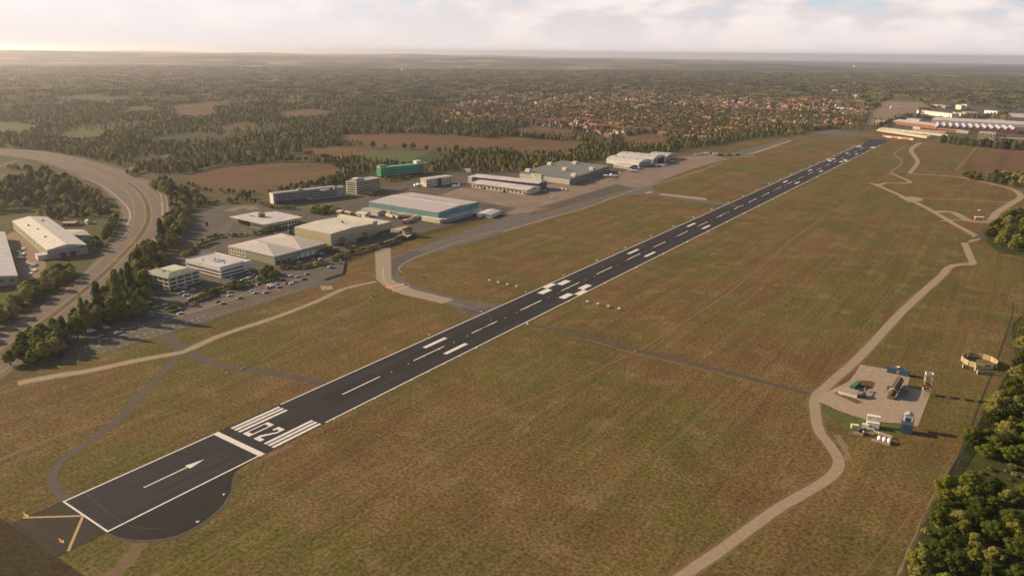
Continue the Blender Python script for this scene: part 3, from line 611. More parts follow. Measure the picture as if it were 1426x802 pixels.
# wood in the bottom right corner
L1, G1 = 'leafy green tree in the wood behind the green fence, bottom right', 'trees of the wood at the bottom right'
fill([(1445,425),(1421,470),(1424,505),(1414,522),(1395,560),(1384,572),(1376,605),(1400,618),(1460,625)], 7.6, lambda r_, x, y: tree('yellowish', x, y, r_.uniform(8,12), L1, G1, r_.uniform(1.05,1.42)), 1)
fill([(1346,606),(1376,603),(1440,612),(1440,652),(1398,648),(1370,642),(1350,632)], 7.6, lambda r_, x, y: tree('yellowish', x, y, r_.uniform(6,9.5), L1, G1, r_.uniform(1.1,1.5)), 2)
fill([(1316,688),(1345,676),(1400,690),(1440,680),(1500,760),(1440,840),(1290,850),(1262,815),(1300,745)], 7.4, lambda r_, x, y: tree('yellowish', x, y, r_.uniform(7,11.5), L1, G1, r_.uniform(1.05,1.42)), 3)
fill([(1395,655),(1426,650),(1440,665),(1420,668)], 6, lambda r_, x, y: tree('shrub', x, y, r_.uniform(2,3.2), 'low shrub in the clearing of the wood, bottom right', 'shrubs in the bottom right clearing', 1.3), 4)
fill([(1290,735),(1312,700),(1318,715),(1285,790),(1262,800)], 5, lambda r_, x, y: tree('shrub', x, y, r_.uniform(2,3.5), 'low shrub along the edge of the bottom right wood', 'shrubs at the edge of the wood', 1.2), 5)
fill([(1346,652),(1392,648),(1440,664),(1440,688),(1344,672)], 6.5, lambda r_, x, y: tree('shrub', x, y, r_.uniform(.8,1.9), 'tiny scrub bush in the rough clearing of the wood, bottom right', 'scrub bushes in the rough clearing', 1.5), 55)
# round wood beside the perimeter track, right
fill([(1372,330),(1384,320),(1398,309),(1412,302),(1450,300),(1450,352),(1405,350),(1382,341)], 13, lambda r_, x, y: tree('yellowish', x, y, r_.uniform(12,17), 'tall leafy tree in the dense clump beside the pale track bend at the right edge', 'trees of the clump by the track bend', 1.25), 6)
fill([(1340,246),(1352,243),(1366,249),(1350,251)], 9, lambda r_, x, y: tree('yellowish', x, y, r_.uniform(9,12), 'round tree at the left tip of the hedge above the track loop, far right', 'trees at the tip of the hedge above the track loop', 1.3), 7)
fill([(1368,252),(1385,246),(1440,247),(1440,262),(1400,260)], 10, mass(9,13), 8)
along([(1312,199),(1340,202),(1380,206),(1440,211)], 5.5, lambda r_, x, y: tree('column', x, y, r_.uniform(12,19), 'dark columnar tree in the row between the airfield and the factory, far right', 'trees in the row before the factory', 2.1), 9, 5)
# belt between the motorway and the car park
L2, G2 = 'tall green tree in the belt between the motorway and the airfield car park', 'trees of the belt beside the motorway'
fill([(12,509),(28,486),(70,458),(86,466),(86,490),(50,509)], 6.2, lambda r_, x, y: tree('broad', x, y, r_.uniform(10,15), L2, G2, r_.uniform(.9,1.15)), 11)
fill([(80,480),(100,452),(140,425),(176,392),(200,350),(210,345),(212,398),(204,432),(160,452),(110,470),(86,492)], 7.3, lambda r_, x, y: tree(r_.choice(['broad','yellowish','broad','column']), x, y, r_.uniform(11,17), L2, G2, r_.uniform(.8,1.0)), 12)
fill([(190,388),(206,362),(228,330),(238,302),(252,292),(262,300),(258,326),(238,352),(214,388),(202,400)], 8.2, mass(11,15), 13)
fill([(206,262),(230,252),(262,268),(288,282),(270,296),(240,296),(238,276)], 9, mass(9,13), 14)
for i, (bx, by, ty, k, w_) in enumerate([(140,443,392,'column',1.9),(167,437,376,'column',1.7),(184,414,366,'column',1.8),(206,372,343,'column',1.9),(192,440,404,'broad',1.15),(119,462,415,'column',1.6),(226,338,304,'column',2.0)]):
    p = G(bx, by); lo, hi = 0, 60
    for _ in range(30):
        mi_ = (lo+hi)/2
        if pix(p.x, p.y, mi_)[1] > ty: lo = mi_
        else: hi = mi_
    lab = ['slim dark columnar tree, third tall one from the bottom of the motorway belt','tallest slim columnar tree of the motorway belt, left of the hip-roofed office','slim columnar tree close behind the hip-roofed office','slim columnar tree by the motorway verge above the hip-roofed office','broad round tree with bare trunk at the left end of the office car park','slim columnar tree towards the lower end of the motorway belt','dark pointed tree beside the motorway lamp shadow at the bend'][i]
    tree(k, p.x, p.y, lo, lab, None, w_*0.42 if k == 'column' else w_*0.8)
# motorway left side
L3, G3 = 'bushy tree in the hedge between the motorway and the white-roofed shed', 'trees of the hedge left of the motorway'
fill([(-60,470),(-10,440),(40,405),(66,386),(84,378),(100,380),(108,384),(80,405),(40,428),(0,452),(-60,500)], 7.8, lambda r_, x, y: tree('broad', x, y, r_.uniform(8,12), L3, G3, 1.3), 15)
fill([(128,348),(136,336),(150,322),(158,306),(168,302),(166,312),(152,330),(138,350)], 7.6, mass(7,11), 16)
fill([(55,302),(80,293),(110,291),(140,292),(160,296),(150,304),(110,306),(80,308)], 9, mass(8,11), 17)
fill([(-30,300),(0,262),(24,252),(60,246),(84,248),(104,256),(130,272),(150,284),(146,292),(110,286),(60,290),(30,292),(0,298)], 10.5, mass(10,15), 18)
along([(10,236),(22,236),(50,240),(70,236)], 9, mass(7,12), 19, 5)
# estate planting
SH = lambda lab, grp, h0=2.2, h1=3.6: (lambda r_, x, y: tree('shrub', x, y, 1.35*r_.uniform(h0,h1), lab, grp, r_.uniform(1.0,1.35)))
along([(234,434),(262,424),(290,412),(316,402),(326,399)], 4.2, SH('clipped green shrub in the strip between the office parking and the long car park', 'shrubs between the two car parks'), 21, 1.0)
fill([(315,404),(326,396),(338,400),(332,404)], 4.5, lambda r_, x, y: tree('broad', x, y, r_.uniform(5,7), 'rounded bushy tree among the shrubs in front of the flat-roofed office', 'bushy trees in front of the flat-roofed office', 1.2), 22)
along([(340,398),(356,394),(372,391),(382,388)], 4.5, SH('green shrub in the strip below the flat-roofed office car spaces', 'shrubs below the flat-roofed office'), 23, 1.0)
fill([(360,384),(372,378),(386,384),(378,390),(366,390)], 5.5, lambda r_, x, y: tree('broad', x, y, r_.uniform(6,8.5), 'full rounded tree between the flat-roofed office and the hip-roofed warehouse', 'trees between the office and the hip-roofed warehouse', 1.1), 24)
for (x_, y_, h_, lab) in ((288,411,6.5,'small round tree standing alone among the cars beside the hip-roofed office'), (418,303.5,4.5,'single small tree at the far corner of the drum-topped building')):
    p = G(x_, y_); tree('broad', p.x, p.y, h_, lab, None, 1.0)
along([(258,360),(266,352),(276,345),(290,340),(300,337)], 5, SH('shrub on the bank between the estate road and the flat-roofed office', 'shrubs between the estate road and the office', 2.5, 4.5), 25, 2.5)
along([(282,336),(300,331),(318,329),(340,329),(356,327),(368,322)], 4.6, SH('shrub in the hedge behind the hip-roofed warehouse', 'shrubs behind the hip-roofed warehouse', 2.2, 3.8), 26, 1.6)
along([(368,325),(382,320),(392,318)], 4.2, SH('shrub below the drum-topped building', 'shrubs below the drum-topped building', 2.2, 3.6), 27, 1.5)
along([(366,285),(380,290),(396,291),(416,291)], 4.4, SH('shrub in the hedge in front of the long dark hotel', 'shrubs in front of the hotel', 2.5, 4.2), 28, 2)
fill([(428,296),(440,290),(455,291),(474,293),(472,297),(450,299),(436,299)], 5.5, SH('shrub in the thicket behind the cream warehouse', 'shrubs behind the cream warehouse', 3, 5.5), 29)
along([(446,352),(456,349),(464,350),(470,351)], 4, SH('shrub at the end wall of the hip-roofed warehouse', 'shrubs at the end of the hip-roofed warehouse', 2.2, 4), 30, 1.5)
along([(395,375),(402,372),(408,375),(430,372),(440,369),(454,368)], 4, SH('shrub along the parking bays of the hip-roofed warehouse', 'shrubs along the warehouse parking bays', 1.8, 3.4), 31, 1.2)
along([(466,363),(476,359),(486,355),(498,352),(508,350)], 3.6, SH('shrub in the hedge beside the end of the concrete strip', 'shrubs beside the concrete strip', 2.4, 4.4), 32, 1.5)
along([(482,347),(488,344),(494,346)], 4, SH('shrub beside the small striped box building', 'shrubs beside the striped box building', 2, 3.4), 33, 1.2)
along([(514,348),(526,344),(540,341),(551,337),(560,333),(566,331)], 3.8, SH('golden green shrub in the hedge along the fence above the concrete strip', 'shrubs along the airfield fence', 2.2, 4), 34, 1.2)
along([(512,272.5),(525,272),(535,269)], 4.5, SH('shrub below the banded grey office block', 'shrubs below the banded office block', 2, 4), 35, 1.5)
along([(536,253),(548,252),(560,250),(572,250)], 5.5, lambda r_, x, y: tree('broad', x, y, r_.uniform(5,9), 'tree in front of the green-banded parking building', 'trees in front of the green parking building', 1.0), 36, 4)
fill([(378,270),(395,268),(418,266),(440,262),(468,258),(486,262),(490,250),(470,246),(440,258),(410,263)], 8, mass(8,13), 37)
for i, (x_, y_, h_) in enumerate([(338,276,14),(345,277,10),(319,283,9),(332,277,8)]): p = G(x_, y_); tree('broad', p.x, p.y, h_, 'tree in the isolated clump at the lower edge of the large brown field', 'clump of trees at the foot of the brown field', 1.2)
along([(292,285),(304,283),(318,282),(330,281),(352,282),(364,280)], 8, lambda r_, x, y: tree('broad', x, y, r_.uniform(4,7), 'low tree in the hedge along the lower edge of the brown field', 'hedge trees below the brown field', 1.2), 38, 3)
for (x0,x1,y_,h_) in [(452,466,203,16),(468,480,204,13),(484,492,204,12),(496,504,204,12),(510,522,206,17),(524,540,207,12),(552,566,208,15),(572,586,209,16),(588,596,210,11),(602,622,213,14),(624,650,213,18),(652,664,214,15),(668,690,216,14),(694,712,216,17),(714,732,218,18)]:
    for k in range(1): p = G(rng.uniform(x0,x1), y_+rng.uniform(-.6,.6)); tree('broad', p.x, p.y, h_*rng.uniform(.8,1.05), 'sunlit golden tree in the broken row above the green and brown fields', 'trees in the broken row above the fields', 1.2)

for i, (pl_, sp_, h0, h1) in enumerate([([(256,242),(300,232),(400,225),(455,227),(480,237)],6,8,12), ([(264,259),(296,267),(350,270),(400,266)],9,4,8), ([(180,158),(230,164),(262,170),(330,164)],9,8,12), ([(60,150),(150,143),(230,147),(330,139)],10,8,12),
    ([(0,191),(60,192),(110,198),(160,195)],9,8,12), ([(0,168),(60,176),(80,182)],10,7,11), ([(330,198),(380,190),(440,196)],9,8,12), ([(415,213),(470,224),(490,222)],8,7,11), ([(560,233),(612,231),(645,218)],7,8,12), ([(440,204),(470,186),(560,184)],9,9,13), ([(690,188),(760,193),(830,198)],7,8,12), ([(735,216),(800,214),(825,200)],7,8,12),
    ([(1212,154),(1222,144),(1240,136)],9,7,12), ([(1222,180),(1238,171),(1262,166.5)],8,8,13), ([(1282,140),(1300,151),(1322,149),(1350,155)],8,7,12), ([(1345,170),(1390,160),(1426,158)],14,7,12), ([(1390,192),(1404,199),(1426,203)],8,7,12),
    ([(178,246),(200,238),(236,226),(255,236)],8,8,12), ([(640,214),(680,216),(735,220)],7,8,13)]): along(pl_, sp_, mass(h0, h1), 400+i, 6)
# ------------------------------------------------------------------ woods nobody could count
CENY = [(-400,235),(0,206),(60,210),(110,218),(165,232),(190,234),(222,246),(262,236),(300,229),(400,225),(415,207),(450,206),(470,238),(486,252),(505,244),(520,240),(590,224),(600,241),(640,237),(660,242),(740,240),(760,236),(842,222),(870,213),(938,212),(955,207),(1000,203),(1050,193),(1100,190),(1150,181),(1190,182),(1225,181),(1240,168),(1426,165),(1900,170)]
FREE = [[(254,246),(262,238),(300,228),(400,221),(462,224),(486,238),(470,248),(440,260),(410,266),(350,272),(290,270)],
        [(418,210),(450,203),(520,200),(600,208),(645,213),(612,229),(560,232),(490,222),(440,223)],
        [(452,198),(470,187),(560,185),(640,189),(735,196),(732,211),(640,213),(560,207)],
        [(665,202),(690,189),(760,194),(822,199),(802,215),(735,219),(690,213)], [(226,151),(262,145),(320,140),(326,147),(298,152),(306,161),(268,167),(236,164),(245,156)],
        [(62,137),(100,132),(180,134),(204,140),(120,144)], [(-40,172),(40,167),(66,174),(40,187),(-40,190)], [(78,188),(110,181),(152,182),(142,195),(95,198)],
        [(193,195),(250,186),(300,188),(322,195),(250,201),(208,200)], [(158,155),(180,150),(218,150),(214,157),(192,158),(186,163)], [(703,181),(740,175),(803,183),(792,191),(725,189)], [(858,191),(900,185),(938,192),(922,205),(870,203)],
        [(373,158),(430,151),(472,156),(457,164),(400,167)], [(298,176),(340,169),(358,176),(330,183)], [(218,134),(300,130),(312,135),(240,139)],
        [(540,178),(585,175),(606,179),(575,183)], [(1203,172),(1214,148),(1235,134),(1280,136),(1300,150),(1245,166)], [(1110,186),(1160,179),(1212,186),(1240,190)],
        [(1060,120),(1130,118),(1130,121),(1060,123)], [(1366,138),(1398,140),(1398,149),(1366,147)], [(470,150),(520,148),(530,152),(480,154)], [(182,220),(240,214),(240,225),(185,232)]]
TOWN = [(600,160),(640,146),(690,135),(760,128),(900,127),(1000,127),(1100,131),(1190,134),(1215,150),(1205,172),(1130,180),(1060,184),(990,194),(930,197),(860,196),(800,180),(700,172),(620,172)]
INDUS = [(1205,176),(1235,150),(1300,140),(1360,146),(1440,150),(1440,212),(1300,198),(1230,190)]
yaw_f = math.atan2(fw.y, fw.x)
def scatter(n, d0, d1, seed, dens_pow):
    r = np.random.RandomState(seed); u = r.rand(n)
    d = np.sqrt(d0*d0+u*(d1*d1-d0*d0)); a = yaw_f+np.radians(r.uniform(-39, 39, n))
    x, y = CAM.x+d*np.cos(a), CAM.y+d*np.sin(a); z = ter(x, y)
    P = np.stack([x-CAM.x, y-CAM.y, z-CAM.z], 1); k = P@np.array(fw); px = 713+CAM_F*(P@np.array(rt))/k; py = 401-CAM_F*(P@np.array(up))/k
    ok = py < np.interp(px, [c[0] for c in CENY], [c[1] for c in CENY])
    for f in FREE:
        c_ = np.mean(f, axis=0); ok &= ~inside_np(px, py, [tuple(c_+(np.array(q)-c_)*0.92) for q in f])
    tw = inside_np(px, py, TOWN); ok &= ~(tw & (r.rand(n) > 0.85)); ok &= ~inside_np(px, py, INDUS) | (r.rand(n) < 0.16)
    gap = np.sin(x*0.0043+1.3)*np.sin(y*0.0051+0.4)+0.5*np.sin(x*0.013+y*0.009); ok &= (gap > -0.72) | (r.rand(n) < 0.22)
    return x[ok], y[ok], z[ok], d[ok], px[ok], py[ok], tw[ok]
def far_proto(seed, kind):
    r_ = random.Random(seed); b = MB()
    if kind == 'single':
        w = r_.uniform(1.5, 2.9); k = 8
        for i in range(k):
            t = (i+0.4)/k; a = i*2.4; rad = w*0.55*(1-0.75*t); leaves(b, r_, math.cos(a)*rad, math.sin(a)*rad, 1.2+8.0*t, (w*0.75)*(1.05-0.6*t), 1.4, 13, 0.95, 0.5)
    else:
        for j in range(11):
            ox, oy, h = r_.uniform(-24,24), r_.uniform(-24,24), r_.uniform(7.5,12.5); w = r_.uniform(2.4,4.2)
            for i in range(4):
                t = (i+0.3)/4; a = i*2.4+j; rad = w*0.4*(1-t); leaves(b, r_, ox+math.cos(a)*rad, oy+math.sin(a)*rad, 1.0+(h-1.5)*t, w*(1.0-0.62*t), 2.4, 11, 1.7, 0.4)
    o = D.objects.new('woodland_tree', b.mesh('woodland_tree', m_leaff)); return o
def instancer(name, protos, x, y, z, s, label, kk=None):
    cl_ = D.collections.new(name+'_kinds')
    for i, p in enumerate(protos): p.name = 'woodland_tree_%s' % 'abcdefghijklmnop'[i]; cl_.objects.link(p)
    me = D.meshes.new(name); me.vertices.add(len(x)); me.vertices.foreach_set('co', np.stack([x, y, z], 1).astype(np.float32).ravel())
    r = np.random.RandomState(len(x))
    for nm, ty, v in (('s', 'FLOAT', s), ('rz', 'FLOAT', r.uniform(0, 6.28, len(x))), ('k', 'INT', kk if kk is not None else r.randint(0, len(protos), len(x)))):
        at = me.attributes.new(nm, ty, 'POINT'); at.data.foreach_set('value', np.asarray(v, np.float32 if ty == 'FLOAT' else np.int32))
    o = D.objects.new(name, me); COL.objects.link(o); o['kind'] = 'stuff'; o['label'] = label
    g = D.node_groups.new(name, 'GeometryNodeTree'); g.interface.new_socket('Geometry', in_out='INPUT', socket_type='NodeSocketGeometry'); g.interface.new_socket('Geometry', in_out='OUTPUT', socket_type='NodeSocketGeometry')
    n = g.nodes.new; l = g.links.new; gi, go = n('NodeGroupInput'), n('NodeGroupOutput'); ip = n('GeometryNodeInstanceOnPoints'); ci = n('GeometryNodeCollectionInfo')
    ci.inputs[0].default_value = cl_; ci.inputs['Separate Children'].default_value = True; ci.inputs['Reset Children'].default_value = True
    l(gi.outputs[0], ip.inputs['Points']); l(ci.outputs[0], ip.inputs['Instance']); ip.inputs['Pick Instance'].default_value = True
    def at(nm, ty):
        q = n('GeometryNodeInputNamedAttribute'); q.data_type = ty; q.inputs[0].default_value = nm; return q.outputs[0]
    l(at('k', 'INT'), ip.inputs['Instance Index']); cx = n('ShaderNodeCombineXYZ'); l(at('rz', 'FLOAT'), cx.inputs[2]); l(cx.outputs[0], ip.inputs['Rotation'])
    cs = n('ShaderNodeCombineXYZ'); sa = at('s', 'FLOAT')
    for i in range(3): l(sa, cs.inputs[i])
    l(cs.outputs[0], ip.inputs['Scale']); l(ip.outputs[0], go.inputs[0])
    md = o.modifiers.new('scatter', 'NODES'); md.node_group = g; return o
x, y, z, d, px, py, tw = scatter(78000, 700, 2750, 3, 1)
ex = np.array(EXTRA); sc_ = nr.uniform(0.62, 1.2, len(x)); sc_[tw] *= 1.0; kk = nr.randint(0, 7, len(x))
nearp = []
for i in range(4): nearp.append(D.objects.new('woodland_tree', broad_mesh(300+i, 26, 0.7, m_leaff)))
x = np.append(x, ex[:,0]); y = np.append(y, ex[:,1]); z = np.append(z, ex[:,0]*0); sc_ = np.append(sc_, ex[:,2]/10); kk = np.append(kk, nr.randint(7, 11, len(ex)))
instancer('woodland', [far_proto(100+i, 'single') for i in range(7)]+nearp, x, y, z, sc_, 'dense green woodland spreading beyond the airfield', kk)
x, y, z, d, px, py, tw = scatter(26000, 2650, 8200, 4, 1)
instancer('distant_woodland', [far_proto(200+i, 'clump') for i in range(6)], x, y, z, nr.uniform(0.8, 1.25, len(x))*np.where(tw, .85, 1.0), 'far hazy woodland below the horizon hills')
print('TREES', NTREE)
# ------------------------------------------------------------------ buildings
def flat(v): return Vector((v.x, v.y, 0))
class Bld:
    """a building set out from its near corner b: u runs along the left-hand front, v along the right-hand front"""
    def __init__(s, name, label, cat, a, b, c, h, group=None, square=True):
        s.h = h; s.b = flat(G(*b, h)); A = flat(G(*a, h))-s.b; C_ = flat(G(*c, h))-s.b
        s.Lu, s.Lv = A.length, C_.length; s.U = A/s.Lu; s.V = C_/s.Lv
        if square and s.Lu >= s.Lv: q = Vector((-s.U.y, s.U.x, 0)); s.V = q if q.dot(C_) > 0 else -q
        elif square: q = Vector((-s.V.y, s.V.x, 0)); s.U = q if q.dot(s.b-flat(CAM)) > 0 else -q; s.Lu = max(s.Lu, 13.0)
        s.e = empty(name, s.b, label, cat, group)
    def P(s, u, v, z): q = s.U*u+s.V*v; return (q.x, q.y, z)
    def fix(s, fs):      # keep faces outward whatever the handedness of (u, v)
        return fs if s.U.cross(s.V).z > 0 else [f[::-1] for f in fs]
    def bx(s, mb, u0, u1, v0, v1, z0, z1, mi=0):
        vs = [s.P(u,v,z) for z in (z0,z1) for u,v in ((u0,v0),(u1,v0),(u1,v1),(u0,v1))]
        mb.add(vs, s.fix([(3,2,1,0),(4,5,6,7),(0,1,5,4),(1,2,6,5),(2,3,7,6),(3,0,4,7)]), mi)
    def box(s, name, mat, u0, u1, v0, v1, z0, z1):
        m_ = MB(); s.bx(m_, u0, u1, v0, v1, z0, z1); return m_.build(name, mat, s.e)
    def walls(s, mat, h=None, name='wall'): return s.box(name, mat, 0, s.Lu, 0, s.Lv, -0.3, h or s.h)
    def poly(s, name, mat, pts, fs):
        m_ = MB(); m_.add([s.P(*p) for p in pts], s.fix(fs)); return m_.build(name, mat, s.e)
    def flatroof(s, mat, pmat, par=0.6, t=0.35, z=None, o=0.0):
        z = z or s.h; m_ = MB(); s.bx(m_, t, s.Lu-t, t, s.Lv-t, z+0.01, z+0.16); r = m_.build('roof', mat, s.e)
        m_ = MB()
        for q in ((-o,s.Lu+o,-o,t), (-o,s.Lu+o,s.Lv-t,s.Lv+o), (-o,t,t,s.Lv-t), (s.Lu-t,s.Lu+o,t,s.Lv-t)): s.bx(m_, *q, z-0.1 if o else z+0.005, z+par)
        m_.build('parapet', pmat, r); return r
    def hip(s, mat, z, rise, u0=None, u1=None, v0=None, v1=None, along='u', inset=None, over=0.5, eave=0.25):
        u0 = -over if u0 is None else u0; u1 = s.Lu+over if u1 is None else u1; v0 = -over if v0 is None else v0; v1 = s.Lv+over if v1 is None else v1
        w = (v1-v0)/2 if along == 'u' else (u1-u0)/2; k = w if inset is None else inset
        if along == 'u': R_ = [(u0+k,(v0+v1)/2,z+rise), (u1-k,(v0+v1)/2,z+rise)]; f = [(4,5,9,8),(5,6,9),(6,7,8,9),(7,4,8)]
        else: R_ = [((u0+u1)/2,v0+k,z+rise), ((u0+u1)/2,v1-k,z+rise)]; f = [(4,5,8),(5,6,9,8),(6,7,9),(7,4,8,9)]
        base = [(u0,v0),(u1,v0),(u1,v1),(u0,v1)]
        return s.poly('roof', mat, [(*q, z) for q in base]+[(*q, z+eave) for q in base]+R_, [(3,2,1,0),(0,1,5,4),(1,2,6,5),(2,3,7,6),(3,0,4,7)]+f)
    def gable(s, mat, z, rise, along='u', over=0.4, u0=None, u1=None, v0=None, v1=None):
        return s.hip(mat, z, rise, u0, u1, v0, v1, along, inset=0.02, over=over)
    def wins(s, face, n, zs, hgt, fill=0.7, mat=None, u0=None, u1=None, name='window', d=0.07):
        """n windows in each row, each one its own part; face 'u' is the left-hand front, 'v' the right-hand one"""
        L = s.Lu if face == 'u' else s.Lv; u0 = 0.4 if u0 is None else u0; u1 = L-0.4 if u1 is None else u1; st = (u1-u0)/n; me = None
        for z in zs:
            for i in range(n):
                c = u0+st*(i+0.5); w = st*fill/2
                if me is None:
                    m_ = MB(); 
                    if face == 'u': s.bx(m_, -w, w, -d, 0.03, -hgt/2, hgt/2)
                    else: s.bx(m_, -d, 0.03, -w, w, -hgt/2, hgt/2)
                    me = m_.mesh(name, mat or m_glass)
                o = D.objects.new(name, me); COL.objects.link(o); o.parent = s.e; o.location = s.P(c, 0, z) if face == 'u' else s.P(0, c, z)
    def door(s, face, u, w, h, mat, name='door', z=0.0, d=0.09):
        return s.box(name, mat, u-w/2, u+w/2, -d, 0.03, z, z+h) if face == 'u' else s.box(name, mat, -d, 0.03, u-w/2, u+w/2, z, z+h)

m_ribw = striped('ribbed white roof', (0.53,0.465,0.415), (0.465,0.405,0.36), 6.0, 0.0, 0.5)
m_skyl = striped('roof with skylight strips', (0.52,0.455,0.40), (0.44,0.385,0.28), 4.2, 0.0, 0.72)
m_boards = striped('horizontal boards', (0.56,0.47,0.27), (0.36,0.30,0.17), 1.15, axis='z', width=0.72)
m_ribg = striped('ribbed olive cladding', (0.33,0.34,0.22), (0.27,0.28,0.18), 1.6, 0.4)
m_teal = striped('teal cladding', (0.15,0.30,0.285), (0.13,0.26,0.25), 3.2, 0.1)
m_roofb = striped('big grey roof', (0.50,0.435,0.40), (0.43,0.375,0.345), 7.5, math.pi/2)
m_slat = striped('slatted grey roof', (0.20,0.20,0.17), (0.135,0.135,0.115), 5.5, 0.45, 0.6)
m_patch = M('patchy skylight roof', (0.60,0.535,0.44), 0.6, 0.1, 0.35, col2=(0.40,0.355,0.28), stretch=(1,0.35,1))
m_hotel = M('hotel slate cladding', (0.215,0.21,0.20), 0.7, 0.08, 0.2)
m_green = M('green deck panels', (0.05,0.36,0.20), 0.6, 0.08, 0.1)
m_navy = M('navy cladding', (0.05,0.06,0.09), 0.5); m_tanr = M('tan roof', (0.42,0.34,0.25), 0.7, 0.1, 0.2)
m_door = M('white roller door', (0.62,0.58,0.50), 0.6); m_bluew = M('blue dock door', (0.07,0.15,0.27), 0.5); m_skyb = M('blue rooflight', (0.16,0.22,0.26), 0.2, spec=0.5)

# hip-roofed three-storey office at the left
B = Bld('office_building', 'three-storey pale office with green-grey L-shaped hip roof, nearest the motorway trees', 'building', (199,379.5), (234,388), (281,377), 10.2)
B.walls(m_wbeige, 10.2); B.hip(M('green-grey roof', (0.27,0.27,0.185), 0.7, 0.1, 0.15), 10.2, 2.4, along='u', v1=15, over=0.8); B.hip(D.materials['green-grey roof'], 10.215, 2.4, along='v', u1=15, over=0.8, v0=-0.81)
B.wins('u', 5, (1.9,5.2,8.4), 1.5, 0.72); B.wins('v', 4, (1.9,5.2,8.4), 1.5, 0.80); B.door('v', 2.5, 1.6, 2.4, m_dark)
m_ = MB(); B.bx(m_, 14, 16, 6, 8, 11.8, 13.2); m_.build('roof_vent', m_grey, B.e)
# flat-roofed office with parapet
B = Bld('office_building', 'white flat-roofed office with ribbon windows and a blue rooflight', 'building', (258.3,361.6), (306.2,373.6), (348.3,363.8), 8.6)
B.walls(m_wwhite); r = B.flatroof(m_roofw, m_wwhite, 0.9); B.wins('u', 1, (2.0,5.0), 1.3, 0.97); B.wins('v', 1, (2.0,5.0), 1.3, 0.93, u1=B.Lv-5)
B.box('rooflight', m_skyb, B.Lu*.35, B.Lu*.52, B.Lv*.35, B.Lv*.62, 8.78, 9.2)
for u, v in ((.2,.4),(.55,.5),(.7,.25)): B.box('roof_vent', m_dark, B.Lu*u, B.Lu*u+.9, B.Lv*v, B.Lv*v+.9, 8.78, 9.7)
B.box('entrance_canopy', m_wwhite, -2.6, -0.02, B.Lv-5, B.Lv+1.2, 7.0, 9.5); m_ = MB(); q = B.P(-1.6, B.Lv, 0); m_.tube((*q[:2],0), (*q[:2],7.0), 0.75, 0.75, 12); m_.build('column', m_wwhite, B.e)
B.box('sign_board', M('sign strip', (0.55,0.50,0.44), 0.6), -0.12, -0.02, 3, 14, 7.0, 8.2)
# hip-roofed warehouse
B = Bld('warehouse', 'large warehouse with double white hip roof and olive walls facing the long car park', 'building', (318,342.6), (382,357.8), (456.6,339.3), 7.6)
B.walls(m_ribg); hv = B.Lv/2
B.hip(m_ribw, 7.62, 4.6, v0=-0.7, v1=hv, inset=hv*0.95); B.hip(m_skyl, 7.62, 4.6, v0=hv+0.01, v1=B.Lv+0.7, inset=hv*0.95)
B.box('facade_panel', m_wcream, B.Lu*.62, B.Lu-.05, -0.12, -0.01, 0, 7.3); B.wins('u', 6, (2.2,5.3), 1.4, 0.6, u0=B.Lu*.64, d=0.2)
for k in (.52,.62,.72): B.door('v', B.Lv*k, 4.4, 4.6, m_door, 'loading_door')
B.wins('v', 3, (1.6,), 1.6, 0.7, u0=1, u1=B.Lv*.3); B.wins('v', 2, (1.7,), 1.6, 0.6, u0=B.Lv*.86); B.door('v', B.Lv*.42, 1.4, 2.5, m_door)
# cream warehouse
B = Bld('warehouse', 'cream warehouse with horizontal board cladding and patchy skylight roof', 'building', (408.6,316.6), (460.4,326.4), (525.6,310.3), 11.5)
B.walls(m_boards); B.gable(m_patch, 11.52, 1.6, along='u', over=0.02, v1=B.Lv*.9)
B.box('parapet_wall', m_wcream, -0.05, B.Lu+0.05, B.Lv*.9, B.Lv, 11.5, 14.0); B.box('annex', m_boards, 4, B.Lu*.8, B.Lv+0.01, B.Lv+26, -0.3, 7.5); B.box('annex_roof', m_roofw, 4.3, B.Lu*.8-.3, B.Lv+.3, B.Lv+25.7, 7.5, 7.7)
for u, v in ((.45,.6),(.5,.62)): B.box('roof_vent', m_dark, B.Lu*u, B.Lu*u+1, B.Lv*v, B.Lv*v+1, 12.5, 14.4)
B.box('entrance_block', m_wwhite, B.Lu+0.02, B.Lu+9, 8, 34, -0.2, 8.5); B.box('entrance_roof', m_skyb, B.Lu+.3, B.Lu+9.3, 8, 34, 8.5, 8.8)
def cyl_thing(name, label, cat, px_, r, h, mat, cap=None, part='shell'):
    p = G(*px_); e = empty(name, flat(p), label, cat); b = MB(); b.lathe([(r,-0.2),(r,h*0.96),(r*1.03,h*0.96),(r*1.03,h),(r*0.02,h+0.5)], 20); b.build(part, mat, e)
    b = MB(); b.lathe([(r*1.04,h*0.45),(r*1.04,h*0.5),(r,h*0.5)], 20); b.build('band', cap or mat, e)
    b = MB(); b.tube((r+.15,-.2,0), (r+.15,-.2,h), .06, .06, 4); b.tube((r+.15,.2,0), (r+.15,.2,h), .06, .06, 4); b.build('ladder', m_grey, e); return e
cyl_thing('storage_tank', 'blue cylindrical tank at the left end of the cream warehouse', 'tank', (405.5,326.5), 2.7, 10.0, M('tank blue', (0.045,0.085,0.16), 0.5), m_grey)
cyl_thing('storage_tank', 'brown cylindrical tank beside the low striped hut near the airfield fence', 'tank', (567.5,328.5), 5.0, 9.5, M('tank brown', (0.25,0.19,0.12), 0.7), m_wcream)
m_bandb = striped('brown banded panels', (0.42,0.31,0.22), (0.30,0.215,0.15), 1.0, axis='z')
def small(name, label, cat, a, b, c, h, wm_, rm, door=True, par=0.4):
    B = Bld(name, label, cat, a, b, c, h); B.walls(wm_); B.flatroof(rm, wm_, par, 0.2)
    if door: B.door('v', B.Lv*.55, min(2.4, B.Lv*.4), min(2.6, h*.7), m_bluew)
    return B
